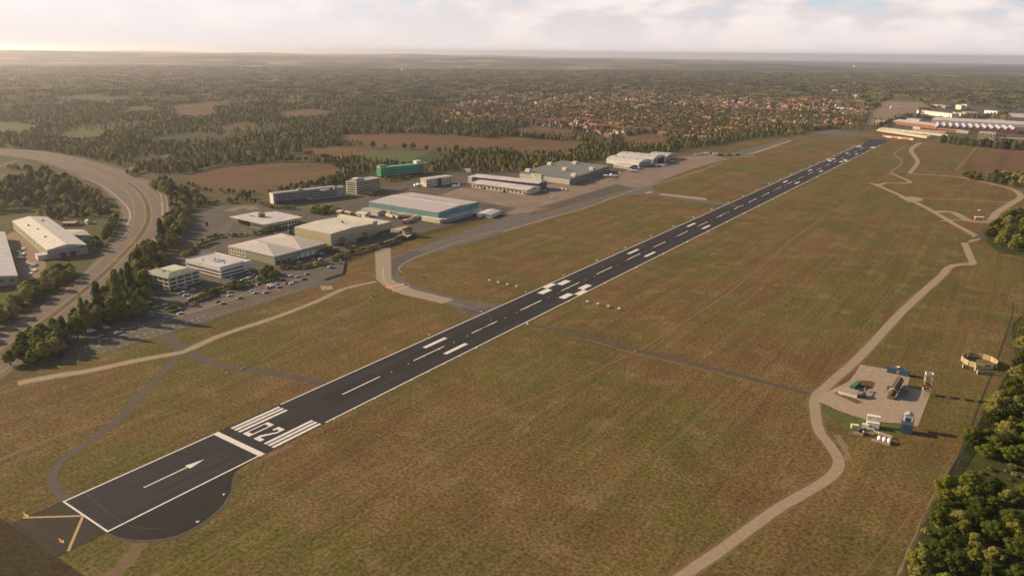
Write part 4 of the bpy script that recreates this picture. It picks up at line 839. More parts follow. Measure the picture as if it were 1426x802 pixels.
small('plant_building', 'brown striped box building in front of the cream warehouse near its corner', 'building', (471.7,329), (482,332), (494.4,328.6), 6.5, m_bandb, m_roofg)
small('plant_building', 'small striped kiosk standing midway along the cream warehouse yard', 'building', (508.8,323), (514,325), (522.6,321.9), 5.0, m_bandb, m_roofg)
small('plant_building', 'low striped hut left of the brown cylindrical tank', 'building', (543.5,319), (556,322), (562,317.8), 4.6, m_bandb, m_roofg)
B = small('bicycle_shelter', 'low white-topped open shelter at the foot of the brown tank', 'shelter', (561.8,329.2), (566,331.2), (577.6,326.4), 2.6, m_dark, m_roofw, False)
# drum-topped building with drum
B = Bld('pavilion_building', 'low building under a white overhanging flat roof topped by a dark drum', 'building', (331,302.8), (369.8,311.6), (413,302.6), 7.0)
B.walls(m_wcream, 6.7); o_ = 4.5; c_ = 9
pts = [(-o_+2,-o_),(B.Lu+o_+4,-o_),(B.Lu+o_+4,B.Lv*.72),(B.Lu-5,B.Lv*.78),(B.Lu-5,B.Lv+o_),(-o_,B.Lv+o_),(-o_,-o_+2)]
n = len(pts); B.poly('roof', m_roofw, [(*p,6.72) for p in pts]+[(*p,7.3) for p in pts], [tuple(range(n))[::-1], tuple(range(n,2*n))]+[(i,(i+1)%n,n+(i+1)%n,n+i) for i in range(n)])
m_ = MB(); q = B.P(B.Lu*.62, B.Lv*.42, 0); m_.lathe([(3.9,7.2),(3.9,11.2),(3.5,11.2),(3.5,10.8),(0.02,10.8)], 20, (q[0],q[1],0)); m_.build('roof_drum', M('drum', (0.17,0.135,0.09), 0.7), B.e)
B.box('bay_void_shade', m_dark, B.Lu*.55, B.Lu-.3, -0.08, 0.05, 0, 5.8); B.wins('u', 5, (4.4,), 0.6, 0.8, u0=1, u1=B.Lu*.5); B.wins('v', 9, (2.2,), 2.6, 0.7, u0=4)  # dark panel on the wall paints the shade inside the open bay
B.wins('u', 8, (1.6,), 2.0, 0.45, u0=1, u1=B.Lu*.5); B.box('roof_pipe', m_dark, B.Lu*.75, B.Lu*.95, B.Lv*.3, B.Lv*.3+.8, 7.3, 7.9)
# hotel
B = Bld('hotel', 'long dark slate hotel with rows of small windows and a white sign', 'building', (371.5,271.2), (380.5,270.2), (469,260.5), 13.4, square=True)
B.walls(m_hotel); B.flatroof(m_roofg, m_hotel, 0.5); B.wins('v', 27, (3.6,6.8,10.0), 1.9, 0.5, u0=3, d=0.15); B.box('end_wall', m_wcream, 0.5, B.Lu-.3, -0.15, -0.01, 0, 13.2)
B.box('end_tower', m_wgrey, -0.3, B.Lu*.8, B.Lv+.01, B.Lv+12, -.2, 12.6); B.box('ground_floor', m_dark, -1.6, -0.02, 4, B.Lv*.55, 0, 2.6); B.box('entrance_canopy', m_wcream, -4, -1.62, B.Lv*.5, B.Lv*.56, 2.4, 3.6)
B.box('roof_plant', m_grey, B.Lu*.3, B.Lu*.7, B.Lv*.4, B.Lv*.47, 13.9, 15.4)
def sign_text(body, parent, loc, size, mat, xdir, name='lettering'):
    cu = D.curves.new(name, 'FONT'); cu.body = body; cu.size = size; cu.extrude = 0.05; t = D.objects.new(name, cu); COL.objects.link(t)
    me = D.meshes.new_from_object(t.evaluated_get(bpy.context.evaluated_depsgraph_get())); D.objects.remove(t); me.materials.clear(); me.materials.append(mat)
    o = D.objects.new(name, me); COL.objects.link(o); o.parent = parent; x = Vector(xdir).normalized(); zv = Vector((0,0,1)); yv = x.cross(zv)
    o.matrix_local = Matrix((x, zv, yv)).transposed().to_4x4(); o.location = loc; return o
m_sign = M('lit sign', (0.85,0.85,0.85), 0.5); m_sign.node_tree.nodes['Principled BSDF'].inputs['Emission Color'].default_value = (0.9,0.93,1,1); m_sign.node_tree.nodes['Principled BSDF'].inputs['Emission Strength'].default_value = 0.45
sign_text('Premier Inn', B.e, B.P(-0.35, B.Lv-24, 10.9), 2.6, m_sign, B.V); m_ = MB(); q = B.P(-0.3, B.Lv-3.6, 11.9)
for k in range(10):
    a0, a1 = RAD(60+k*24), RAD(60+(k+1)*24); m_.add([(q[0]+B.V.x*r_*math.cos(a)+(0 if r_ else 0), q[1]+B.V.y*r_*math.cos(a), q[2]+r_*math.sin(a)) for a in (a0,a1) for r_ in (0.9-0.5*abs(k-4.5)/4.5*-0.9+0.0, 1.5)], [(0,1,3,2)])
m_.build('sign_moon', m_sign, B.e)
# banded grey office block
B = Bld('office_block', 'five-storey office block with dark window bands and rooftop plant, between hotel and green parking', 'building', (485,252), (496,254.5), (529.3,248.2), 16.0)
B.walls(m_wbeige)
for z in (2.2,5.4,8.6,11.8,14.6): B.wins('v', 1, (z,), 1.7, 0.99, name='window_band'); B.wins('u', 1, (z,), 1.5, 0.8, name='window_band')
B.flatroof(m_roofg, m_wbeige, 0.6); B.box('roof_plant', m_wgrey, B.Lu*.2, B.Lu*.8, 4, 20, 16.2, 19.0); B.box('roof_plant', m_wwhite, B.Lu*.3, B.Lu*.7, 6, 14, 19.01, 20.2)
# green multi-storey parking
B = Bld('parking_building', 'multi-storey car park with bright green deck bands', 'building', (520,233.8), (530,234.2), (589,228.4), 15.0)
B.box('core', m_dark, 1, B.Lu-1, 1, B.Lv-1, -.2, 14.6)
for z in (2.8,6.4,10.0,13.4): B.box('deck_band', m_green, 0, B.Lu, 0, B.Lv, z, z+1.7)
B.box('roof_deck', m_green, 0.4, B.Lu-.4, 0.4, B.Lv-.4, 15.1, 15.4)
B.box('stair_tower', m_tan, -1, 10, B.Lv+.02, B.Lv+10, -.2, 16.5); B.box('stair_tower', m_wcream, 3, 13, B.Lv-10, B.Lv-.5, 15.41, 20); B.box('stair_tower', m_tan, B.Lu-10, B.Lu-2, 0.5, 12, 15.41, 18.2)
# apron-side block
B = Bld('terminal_office', 'two-storey pale block with a white roof beside the apron, right of the grey office block', 'building', (588.4,248.6), (593.5,250.2), (629,245.2), 10.8)
B.walls(m_wcream); B.hip(m_roofw, 10.8, 0.8, along='v', over=0.9); B.wins('v', 9, (3.2,7.0), 1.9, 0.6); B.box('stair_recess_shade', m_dark, -0.12, .05, B.Lv*.44, B.Lv*.58, 0, 10); B.wins('u', 2, (7.0,), 1.6, .4)  # flat dark panel stands in for the shade of the stair recess
# long white apron sheds
B = Bld('apron_shed', 'long low white-roofed pier shed facing the apron', 'building', (653,254.2), (657,255.2), (733.5,265.4), 6.0)
B.Lu = 34; B.walls(m_wcream, 5.9); B.hip(m_roofw, 5.95, 2.8, along='v', inset=0.5, over=1.2); B.wins('v', 14, (2.2,), 2.2, 0.55); B.box('glazed_front', m_dark, -0.2, -.02, B.Lv*.12, B.Lv*.9, 3.9, 4.6)
B2 = Bld('apron_shed', 'higher white-roofed hall behind the long pier shed', 'building', (652,244.5), (657.5,246), (750,255.5), 10.5); B2.Lu = 26
B2.walls(m_navy, 9.8); B2.hip(m_roofw, 9.9, 3.0, along='v', inset=0.5, over=0.8); B2.box('end_block', m_wcream, 2, 20, -9, -0.02, -.2, 9.5); B2.wins('v', 12, (8.2,), 1.2, 0.8)
# car park with slatted roof at the terminal
B = Bld('terminal_building', 'large grey slat-roofed terminal parking block with white banded front, beside the hangars', 'building', (723.7,240.6), (793.9,249.6), (849,231), 9.0, square=False)
B.walls(m_wgrey); B.box('roof', m_slat, -.4, B.Lu+.4, -.4, B.Lv+.4, 9.01, 9.4)
for z in (1.2,3.6,6.2): B.box('white_band', m_wwhite, 1, B.Lu, -0.5, -.02, z, z+1.3)
B.wins('v', 18, (2.5,6.0), 1.8, 0.7); B.box('sign_panel', m_wcream, B.Lu*.55, B.Lu*.76, -1.6, -.52, 1.0, 10.5)
sg = B.box('sign_strip', M('sign green', (0.20,0.42,0.10), 0.5), B.Lu*.6, B.Lu*.7, -1.72, -1.62, 7.6, 8.8)
for u, v in ((.92,.10),(.95,.62),(.62,.86),(.46,.42),(.08,.62),(.06,.16)): B.box('roof_plant', m_wcream, B.Lu*u-4, B.Lu*u+4, B.Lv*v-4, B.Lv*v+4, 9.41, 13.5)
# barrel-vault hangars
def hangar(label, f0, f1, back, h, rise, wallm, glass=False):
    a, b_, c = flat(G(*f0)), flat(G(*f1)), flat(G(*back)); e = empty('hangar', a, label, 'hangar'); w = b_-a; U = w.normalized(); V = Vector((-U.y, U.x, 0)); dp = (c-a).dot(V)
    V = V if dp > 0 else -V; dp = abs(dp); W_ = w.length; K = 14
    def P(u, v, z): q = U*u+V*v; return (q.x, q.y, z)
    arc = [(W_*i/K, h+rise*math.sin(math.pi*i/K)**0.8) for i in range(K+1)]
    rot = U.cross(V).z > 0
    def fx(fs): return fs if rot else [f[::-1] for f in fs]
    m_ = MB(); m_.add([P(u,v,z) for v in (-0.8, dp) for u,z in arc], fx([(i+1,i,K+1+i,K+2+i) for i in range(K)][::1]), 0, True)
    m_.add([P(u,v,z-0.5) for v in (-0.8, dp) for u,z in arc], fx([(i,i+1,K+2+i,K+1+i) for i in range(K)]), 0, True)
    m_.add([P(u,-0.8,z-d_) for d_ in (0,0.5) for u,z in arc], fx([(i,i+1,K+2+i,K+1+i) for i in range(K)])); m_.build('roof', m_roofw, e)
    m_ = MB(); 
    for v, fl in ((0.4,1),(dp-0.3,-1)):
        ps = [P(0.2,v,-.2), P(W_-.2,v,-.2)]+[P(min(max(u,.2),W_-.2),v,z-.4) for u,z in arc[::-1]]; m_.add(ps, fx([tuple(range(len(ps)))[::fl]]))
    for u, fl in ((0.2,-1),(W_-.2,1)): m_.add([P(u,0.4,-.2),P(u,dp-.3,-.2),P(u,dp-.3,h-.3),P(u,0.4,h-.3)], fx([(0,1,2,3)[::fl]]))
    m_.build('wall', wallm, e); n = 5
    for i in range(n):
        m_ = MB(); u0, u1 = W_*(.08+.84*i/n)+.2, W_*(.08+.84*(i+1)/n)-.2; m_.add([P(u,v,z) for z in (0,h*.98) for u,v in ((u0,-.1+.15*(i%2)),(u1,-.1+.15*(i%2)),(u1,.38),(u0,.38))], fx([(0,1,5,4),(1,2,6,5),(3,0,4,7),(4,5,6,7)])); m_.build('hangar_door', m_glass if glass and i > 1 else m_grey, e)
    for k in range(4): m_ = MB(); q = P(W_*.3, dp*(.2+.2*k), h+rise*.95); m_.box(q[0]-.8,q[0]+.8,q[1]-.8,q[1]+.8,q[2]-.4,q[2]+.9); m_.build('roof_vent', m_grey, e)
    return e
hangar('left barrel-roofed white hangar with closed grey doors', (889.5,233.2), (907.5,230.2), (848,226.5), 7.5, 4.5, m_wwhite)
hangar('middle barrel-roofed hangar with glazed doors, the largest of the three', (908.5,229.8), (926,225), (869.5,221.5), 9.5, 5.0, m_wwhite, True)
hangar('right barrel-roofed hangar, smallest and farthest of the three', (927,225), (939.5,220.2), (917,217.5), 8.0, 3.6, m_wwhite)
hangar('low grey arched shed in front of the left hangar', (876,236.6), (889,234.8), (850,233.6), 4.5, 2.6, m_wgrey)
# teal distribution warehouse
B = Bld('warehouse', 'huge flat warehouse with teal upper walls, cream loading base and grey ridged roof', 'building', (513.5,281.2), (610.2,296.5), (669.8,282.2), 10.6)
B.box('wall_base', m_wcream, 0.3, B.Lu-.3, 0.3, B.Lv-.3, -.3, 4.8); B.box('wall', m_teal, 0, B.Lu, 0, B.Lv, 4.81, 10.6)
B.gable(m_roofb, 10.61, 2.2, along='u', over=0.05); B.box('ridge_cap', m_wwhite, 3, B.Lu-3, B.Lv/2-.7, B.Lv/2+.7, 12.75, 13.1)
for k in range(14): B.box('rooflight', m_skyb, B.Lu*.28+k*3.8, B.Lu*.28+k*3.8+1.8, B.Lv*.66, B.Lv*.66+1.4, 12.1, 12.55)
for k in range(12): B.door('u', 22+k*4.6, 2.6, 3.2, m_bluew, 'dock_door', d=-0.2)
B.box('loading_extension', m_wcream, -7, 20, -6, -.02, -.2, 4.6); B.box('lean_to', m_roofw, -11, -.02, 0, B.Lv-6, 4.0, 4.6); B.box('lean_to_wall', m_wgrey, -10.5, -.05, .2, B.Lv-6.4, -.2, 3.99)
# sheds around the teal warehouse
def shed(label, a, b, c, h, wm_, rm, rise=1.5, along='u', cat='shed', name='storage_shed', group=None):
    B = Bld(name, label, cat, a, b, c, h, group); B.walls(wm_); B.gable(rm, h+.01, rise, along=along); B.door('u', B.Lu*.5, min(3, B.Lu*.4), min(3, h*.75), m_dark); B.wins('v', 3, (h*.6,), .9, .5); return B
shed('grey-roofed low shed at the left end of the teal warehouse loading yard', (502.4,292), (526,296.2), (535,293.2), 4.2, m_wcream, m_roofg)
shed('small white pitched shed in front of the grey-roofed one in the loading yard', (495,296.5), (508,299.2), (516,297.6), 3.6, m_wwhite, m_roofw)
shed('tiny tan hut right behind the cream warehouse parapet', (479,295.5), (487,297), (491,295.8), 3.4, m_tan, m_tanr); shed('tan hut left of the tiny hut behind the cream warehouse parapet', (468,294.2), (474,295.6), (481,294), 3.6, m_tan, m_tanr)
shed('white pitched hut at the right end of the teal warehouse', (669,296.5), (684,299.6), (697,293.6), 4.0, m_wwhite, m_roofw, along='v')
shed('grey lean-to hut between the teal warehouse and the white pitched hut', (660,295), (668,297.4), (677,292.6), 3.4, m_grey, m_roofw)
# sheds left of the motorway
B = Bld('warehouse', 'long white-roofed shed with a side wing, left of the motorway', 'building', (17,308.2), (65.5,348.8), (120.7,341), 8.6, square=False)
m_ivory = striped('ivory ribbed roof', (0.62,0.55,0.46), (0.56,0.49,0.39), 9.0, 0.6)
B.walls(m_ribg); B.gable(m_ivory, 8.62, 3.4, along='u', over=0.3, v1=B.Lv+.3)
B.poly('gable_wall', m_wgrey, [(-.02,0,8.5),(-.02,B.Lv,8.5),(-.02,B.Lv/2,11.7),(-.06,0,-.2),(-.06,B.Lv,-.2),(-.06,B.Lv,8.55),(-.06,0,8.55),(-.06,B.Lv/2,11.75)], [(4,3,6,7,5)])
for k in (.38,.62): B.door('v', B.Lv*k, 5.0, 4.6, M('plum door', (0.07,0.045,0.055), 0.6), 'loading_door', d=0.2)
for k in (.26,.50,.74)[1:]: B.box('pilaster', m_yel2, -0.4, -.08, B.Lv*k-.4, B.Lv*k+.4, 0, 9.5)
sign_text('CRISM', B.e, B.P(-0.35, B.Lv*.78, 6.6), 1.9, m_dark, B.V)
Bw = B.Lu*.28
B.box('side_wing', m_wgrey, Bw+6, Bw+38, B.Lv+.02, B.Lv+15, -.2, 6.2); B.poly('wing_roof', m_ivory, [(Bw+5.5,B.Lv+15.5,6.2),(Bw+38.5,B.Lv+15.5,6.2),(Bw+38.5,B.Lv*.8,9.6),(Bw+5.5,B.Lv*.8,9.6),(Bw+22,B.Lv+15.5,8.2),(Bw+22,B.Lv*.75,10.6)], [(0,4,5,3),(4,1,2,5),(0,1,4)])
B.box('porch', m_wwhite, 2, 12, -8, -.02, -.2, 4.2); B.box('porch_roof', m_roofw, 1.6, 12.4, -8.4, -.02, 4.2, 4.5)
for u, v in ((.55,.3),(.72,.2),(.8,.65),(.83,.72),(.3,.25)): B.box('roof_vent', m_dark, B.Lu*u, B.Lu*u+1.2, B.Lv*v, B.Lv*v+1.2, 10.0, 11.9)
B.wins('u', 10, (5.5,), 1.0, 0.3)
B = Bld('warehouse', 'grey-walled shed cut by the left edge of the photo, below the long white-roofed one', 'building', (-60,331), (23.6,384.4), (-30,392), 7.5, square=False)
e_ = B.e; B.e.name = 'warehouse'
B2a = flat(G(-60,396,7.5)); D.objects.remove(B.e)
B = Bld('warehouse', 'grey-walled shed cut by the left edge of the photo, below the long white-roofed one', 'building', (-70,330), (-70,395), (24,384.2), 7.5, square=False)
B.walls(m_ribg); B.gable(m_roofw, 7.52, 3.0, along='u', over=0.4); B.wins('v', 6, (4.5,), 1.2, .4)
shed('small brown hut behind the side wing of the long white-roofed shed', (99,309), (105,311), (110,308), 3.0, m_brick, m_tanr); shed('tiny pale kiosk in the trees beside the brown hut', (118,307.5), (121,308.6), (125,307.5), 3.0, m_wcream, m_roofg)

# ------------------------------------------------------------------ factory and far buildings
def far_box(name, label, cat, l, r, py_top, depth, wm_, rm, pitch=0.0, rows=(), group=None, ncol=1, skew=0.0):
    a, b_ = flat(G(*l)), flat(G(*r)); m_ = (a+b_)/2; lo, hi = 0, 120; pm = ((l[0]+r[0])/2, py_top)
    for _ in range(30):
        q = (lo+hi)/2
        if pix(m_.x, m_.y, q)[1] > py_top: lo = q
        else: hi = q
    h = lo; e = empty(name, a, label, cat, group); U = (b_-a).normalized(); L = (b_-a).length; V = Vector((-U.y, U.x, 0))
    if V.dot(m_-Vector((CAM.x,CAM.y,0))) < 0: V = -V
    V = (V+U*skew).normalized()
    def bx(nm, mt, u0,u1,v0,v1,z0,z1):
        b = MB(); vs = [(*(U*u+V*v).xy, z) for z in (z0,z1) for u,v in ((u0,v0),(u1,v0),(u1,v1),(u0,v1))]; b.add(vs, [(3,2,1,0),(4,5,6,7),(0,1,5,4),(1,2,6,5),(2,3,7,6),(3,0,4,7)]); return b.build(nm, mt, e)
    bx('wall', wm_, 0, L, 0, depth, -1, h)
    if pitch:
        b = MB(); o = .5; b.add([(*(U*u+V*v).xy, z) for u,v,z in ((-o,-o,h),(L+o,-o,h),(L+o,depth+o,h),(-o,depth+o,h),(-o,depth/2,h+pitch),(L+o,depth/2,h+pitch))], [(0,1,5,4),(2,3,4,5),(1,2,5),(3,0,4),(3,2,1,0)]); b.build('roof', rm, e)
    else: bx('roof', rm, -.3, L+.3, -.3, depth+.3, h+.02, h+.5)
    for z in rows:
        for i in range(ncol): bx('window', m_glass, L*(i+.12)/ncol, L*(i+.88)/ncol, -.2, .05, h*z-h*.07, h*z+h*.07)
    return e, U, V, L, h
e, U, V, L, h = far_box('factory_hall', 'long white barrel-roofed brick hall at the left front of the factory', 'factory', (1243,172.6), (1306,180.2), 172.2, 40, m_brick, m_ribw, 5, (.5,), ncol=9)
e, U, V, L, h = far_box('factory_hall', 'long factory hall with a row of brick saw-tooth gables', 'factory', (1302,181.5), (1417,187), 180.3, 1.5, m_brick, m_brick, 0, (.45,), ncol=11)
n = 12; b = MB(); b3 = MB(); w = L/n; dpt = 110
for i in range(n):
    p = [(w*i, h), (w*(i+.5), h+7.5), (w*(i+1), h)]
    b3.add([(*(U*u+V*v).xy, z) for v in (0.2, 1.2) for u, z in p], [(0,2,1)[::-1], (3,4,5)[::-1], (0,1,4,3), (1,2,5,4)])
    b.add([(*(U*u+V*v).xy, z+.15) for v in (-.6, dpt) for u, z in p], [(0,1,4,3), (1,2,5,4)])
b3.build('gable', m_brick, e); b.build('roof', M('violet shade-tinted roof', (0.40,0.37,0.42), 0.6), e)  # violet tint of the shaded slopes is put into the roof colour
b = MB(); vs = [(*(U*u+V*v).xy, z) for z in (-1, h) for u,v in ((0,1.5),(L,1.5),(L,dpt),(0,dpt))]; b.add(vs, [(4,5,6,7),(1,2,6,5),(2,3,7,6),(3,0,4,7)]); b.build('hall_body', m_brick, e)
far_box('factory_hall', 'broad bright white roof of the rear factory hall', 'factory', (1297,170.5), (1440,178.5), 170.8, 110, m_wgrey, m_roofw, 5)
far_box('factory_hall', 'white roof strip at the back corner of the factory', 'factory', (1262,168.6), (1280,169.8), 166.4, 30, m_wwhite, m_roofw, 2)
far_box('office_block', 'white five-storey office block standing before the factory gables', 'building', (1362,193.5), (1385,195), 184.5, 16, m_wcream, m_roofg, 0, (.15,.35,.55,.75), ncol=6)
for i, (l, r, t_, dp, lab) in enumerate([((1221,182.5),(1290,192.8),185.4,22,'frontmost pale ribbed storage shed before the factory, by the runway end'), ((1224,180.2),(1318,190.5),183.2,16,'middle pale ribbed storage shed before the factory'), ((1270,182),(1316,186.6),182.6,12,'short grey-brown rear storage shed before the factory')]):
    far_box('storage_shed', lab, 'shed', l, r, t_, dp, m_wcream if i < 2 else m_tan, M('ribbed shed roof %d' % i, (0.55,0.50,0.37), 0.7, 0.15, 0.12) if i < 2 else m_tanr, 1.5, (.5,), ncol=8)
far_box('lorry_trailer_row', 'white loading canopy below the brick gables, left of the white office block', 'canopy', (1331,185), (1348,186.6), 182.6, 14, m_wgrey, m_roofw, 1)
far_box('factory_annex', 'low white annex in front of the barrel-roofed brick hall', 'building', (1271,179), (1281,180), 177.6, 8, m_wcream, m_roofw, 1)
far_box('factory_annex', 'low flat brick annex between the barrel hall and the saw-tooth hall', 'building', (1304,182.6), (1340,185.4), 180.6, 14, m_brick, m_roofg, 0, (.5,), ncol=8)
far_box('factory_annex', 'low brown annex right of the white office block', 'building', (1392,196), (1426,198), 193.2, 18, m_tan, m_tanr, 0, (.5,), ncol=5)
for l, r, t_, dp, wmm, rmm, lab in [((1276,158),(1308,161.5),155.4,30,m_wwhite,m_roofw,'white-fronted low warehouse behind the factory, leftmost of its row'), ((1293,160.5),(1325,164.5),157,26,m_wwhite,m_roofg,'grey warehouse with white front behind the bright factory roof'),
      ((1325,160.2),(1342,163.2),157.6,60,m_wcream,m_roofg,'tan-walled grey warehouse in the middle behind the factory'), ((1344,163),(1362,163.6),157.6,60,m_wgrey,m_roofg,'long grey flat roof beside the tan-walled warehouse'),
      ((1240,151.5),(1256,152),148.6,20,m_wwhite,m_roofw,'small white shed beside the earth heap, far right'), ((1298,149),(1316,151.6),146.8,24,m_tan,m_tanr,'tan flat building at the edge of the far right wood'),
      ((1370,158),(1388,159.5),154.5,14,m_wwhite,m_roofw,'white low unit right of the grey flat roof, behind the factory'), ((1376,172),(1398,173),167,14,m_wcream,m_roofw,'pale two-storey block behind the bright white factory roof'),
      ((1404,163),(1426,164),158.8,24,m_wwhite,m_roofw,'white shed near the right edge below the dark wood'), ((1330,152.6),(1338,153.4),146.4,14,m_wcream,m_roofg,'cream tower block left half of the pair before the dark wood'), ((1338,153),(1345,153.6),145.6,14,m_wcream,m_roofg,'cream tower block right half of the pair before the dark wood'),
      ((1188,136.5),(1193,136.8),132.5,14,m_wcream,m_roofg,'small cream tower block left of the bare earth, far right'), ((1190,138.8),(1197,139),134.6,14,m_wwhite,m_roofw,'white block below the small cream tower'), ((1158,129.5),(1166,129.8),125.2,16,m_wcream,m_roofg,'pale tower block at the top of the town'),
      ((1171,132.3),(1177,132.5),129.2,14,M('ochre render', (0.5,0.38,0.18),.8),m_tanr,'small ochre block beside the pale town tower'), ((1146,142.5),(1180,145),141.4,20,m_brick,m_tanr,'wide red-brown school block near the right end of the town'), ((1150,151.6),(1186,154.4),150.2,24,m_wwhite,m_roofw,'long white-fronted store at the right end of the town'),
      ((1216,171),(1231,172.5),168.2,16,m_tan,m_tanr,'brown pitched barn beside the bare earth near the runway end'), ((708,150.5),(740,152.5),148.8,12,m_wwhite,m_roofw,'long white shed roof left in the town'), ((914,163.6),(955,162.4),160.4,30,m_wgrey,M('pale green roof',(0.20,0.34,0.25),.7),'pale green flat-roofed hall in the town'),
      ((868,161.8),(880,161.8),160.0,16,m_wgrey,D.materials['pale green roof'],'small green roof left of the green hall'), ((685,131.5),(696,131.2),129.4,30,m_wgrey,m_roofg,'grey flat roof alone in the fields above the town'),
      ((1260,107.8),(1278,108.2),106.6,20,m_wcream,m_roofg,'pale long block deep in the far right woods'), ((1350,126.5),(1364,127),123.6,20,m_tan,m_tanr,'tan mansion among the far right trees'), ((1376,128),(1390,129),125,14,m_brick,m_tanr,'brick mansion among the far right trees'),
      ((154,103.5),(166,103.5),102,20,m_wgrey,m_roofw,'pale roof in the left ridge wood'), ((182,104.2),(198,104.2),102.2,24,m_wgrey,m_roofw,'long pale roof right of the first in the left ridge wood'), ((225,115),(236,115),111,20,M('warm yellow render',(.55,.42,.2),.8),m_roofw,'yellow-fronted building in the left hazy wood'), ((238,114.6),(249,114.6),110.6,22,m_wgrey,m_roofw,'white building right of the yellow-fronted one'), ((255,116.5),(263,116.5),113,18,m_brick,m_tanr,'brick building right of the white one in the left hazy wood'),
      ((560,99),(566,99),94.8,20,m_wcream,m_roofw,'pale tall block far in the central woods'), ((562,97.5),(578,97.5),95.6,20,m_wcream,m_roofg,'long low pale block far in the central woods'), ((708,110.2),(720,110.2),108.6,26,m_wcream,m_roofw,'pale long roof far in the woods above the town'), ((687,110.2),(696,110.2),109,26,m_wcream,m_roofw,'pale roof left of the long one far above the town'),
      ((1190,93.6),(1195,93.6),91.6,24,m_wwhite,m_roofw,'tiny white block on the far right skyline wood')]:
    far_box('distant_building', lab, 'building', l, r, t_, dp, wmm, rmm, 0)
bw = far_box('blast_barrier', 'long red and white barrier wall at the far end of the runway', 'barrier', (1229,191), (1271.5,195.5), 191.0, 1.2, m_white, m_white, 0)
e, U, V, L, h = bw
for u0, u1 in ((0,.10),(.29,.46),(.46,.5),(.62,.88)):
    b = MB(); vs = [(*(U*u+V*v).xy, z) for z in (-.5, h+.3) for u,v in ((u0*L,-.25),(u1*L,-.25),(u1*L,1.6),(u0*L,1.6))]; b.add(vs, [(4,5,6,7),(0,1,5,4),(1,2,6,5),(2,3,7,6),(3,0,4,7)]); b.build('red_panel', m_redp, e)
# chequered hut by the track loop
p = flat(G(1363,306.5)); e = empty('localiser_hut', p, 'red and white striped hut beside the track loop at the right', 'hut', None, 0.35); b = MB(); b.box(-4.6,4.6,-2,2,-.2,3.6); b.build('wall', m_white, e)
for k in (-4.62,-1.9,1.2): b = MB(); b.box(k,k+1.9,-2.06,2.06,0,3.55); b.build('red_stripe', m_redp, e)
b = MB(); b.prism([(-4.9,-2.3),(4.9,-2.3),(4.9,2.3),(-4.9,2.3)], 3.6, 3.9); b.build('roof', m_white, e)
p = flat(G(1363,293.8)); e = empty('instrument_box', p, 'tiny white cabinet in the grass above the striped hut', 'cabinet'); b = MB(); b.box(-1.6,1.6,-.8,.8,.3,1.5); b.build('case', m_wwhite, e); b = MB(); b.box(-1.3,-1.1,-.1,.1,-.1,.3); b.box(1.1,1.3,-.1,.1,-.1,.3); b.build('legs', m_grey, e)

# ------------------------------------------------------------------ the town
m_rf = [M('clay tile roof', (0.265,0.115,0.068), 0.85, 0.15, 0.3, rnd=0.3), M('brown tile roof', (0.21,0.125,0.085), 0.85, 0.15, 0.3, rnd=0.3), M('ochre tile roof', (0.34,0.21,0.13), 0.85, 0.15, 0.3, rnd=0.25)]
m_hw = [M('town brick', (0.23,0.13,0.085), 0.9, 0.12, 0.4, rnd=0.25), M('town render', (0.58,0.46,0.34), 0.9, 0.1, 0.4, rnd=0.2)]
def house_mesh(w, d, h, rise, rm, wm_, hip=False):
    b = MB(); b.box(-w/2,w/2,-d/2,d/2,-1,h,1); k = d*.45 if hip else 0; o = .4
    b.add([(-w/2-o,-d/2-o,h),(w/2+o,-d/2-o,h),(w/2+o,d/2+o,h),(-w/2-o,d/2+o,h),(-w/2-o+k,0,h+rise),(w/2+o-k,0,h+rise)], [(0,1,5,4),(2,3,4,5),(1,2,5),(3,0,4),(3,2,1,0)], 0)
    b.box(w*.25,w*.25+.9,-.5,.5,h,h+rise+1.0,1)
    return b.mesh('house', [rm, wm_])
HM = [('detached red-roofed house among the trees of the town beyond the airfield', house_mesh(10,8.5,5.2,3.2,m_rf[0],m_hw[0])), ('brown-roofed house among the trees of the town beyond the airfield', house_mesh(11,9,5.2,3.4,m_rf[1],m_hw[1],True)),
      ('ochre-roofed pale house in the town beyond the airfield', house_mesh(9.5,8.5,5.4,3.2,m_rf[2],m_hw[1])), ('long red-roofed terrace in the town beyond the airfield', house_mesh(34,9,5.6,3.4,m_rf[0],m_hw[0])), ('brown-roofed terrace in the town beyond the airfield', house_mesh(27,9.5,6.0,3.4,m_rf[1],m_hw[0]))]
GR = ['detached red-roofed houses of the town','brown-roofed houses of the town','ochre-roofed pale houses of the town','red-roofed terraces of the town','brown-roofed terraces of the town']
cand = []; cell = {}; rh = np.random.RandomState(21)
def try_house(x, y, sep):
    k = (int(x//40), int(y//40))
    for i in (-1,0,1):
        for j in (-1,0,1):
            for q in cell.get((k[0]+i,k[1]+j), ()):
                if (q[0]-x)**2+(q[1]-y)**2 < sep*sep: return False
    cell.setdefault(k, []).append((x, y)); return True
for _ in range(26000):
    dd = math.sqrt(rh.uniform(1250**2, 3600**2)); a = yaw_f+RAD(rh.uniform(-30, 8)); x, y = CAM.x+dd*math.cos(a), CAM.y+dd*math.sin(a); z = float(ter(x, y)); u, v = pix(x, y, z)
    if not inside((u, v), TOWN): 
        if not (600 < u < 1250 and 112 < v < 135 and rh.rand() < 0.04): continue
    if any(inside((u, v), f) for f in FREE): continue
    if rh.rand() < 0.45*(math.sin(x*.011+1)*math.sin(y*.013)+.4): continue
    if rh.rand() < min(1, max(.34, (v-122)/42)) and try_house(x, y, 24.5): cand.append((dd, x, y, z))
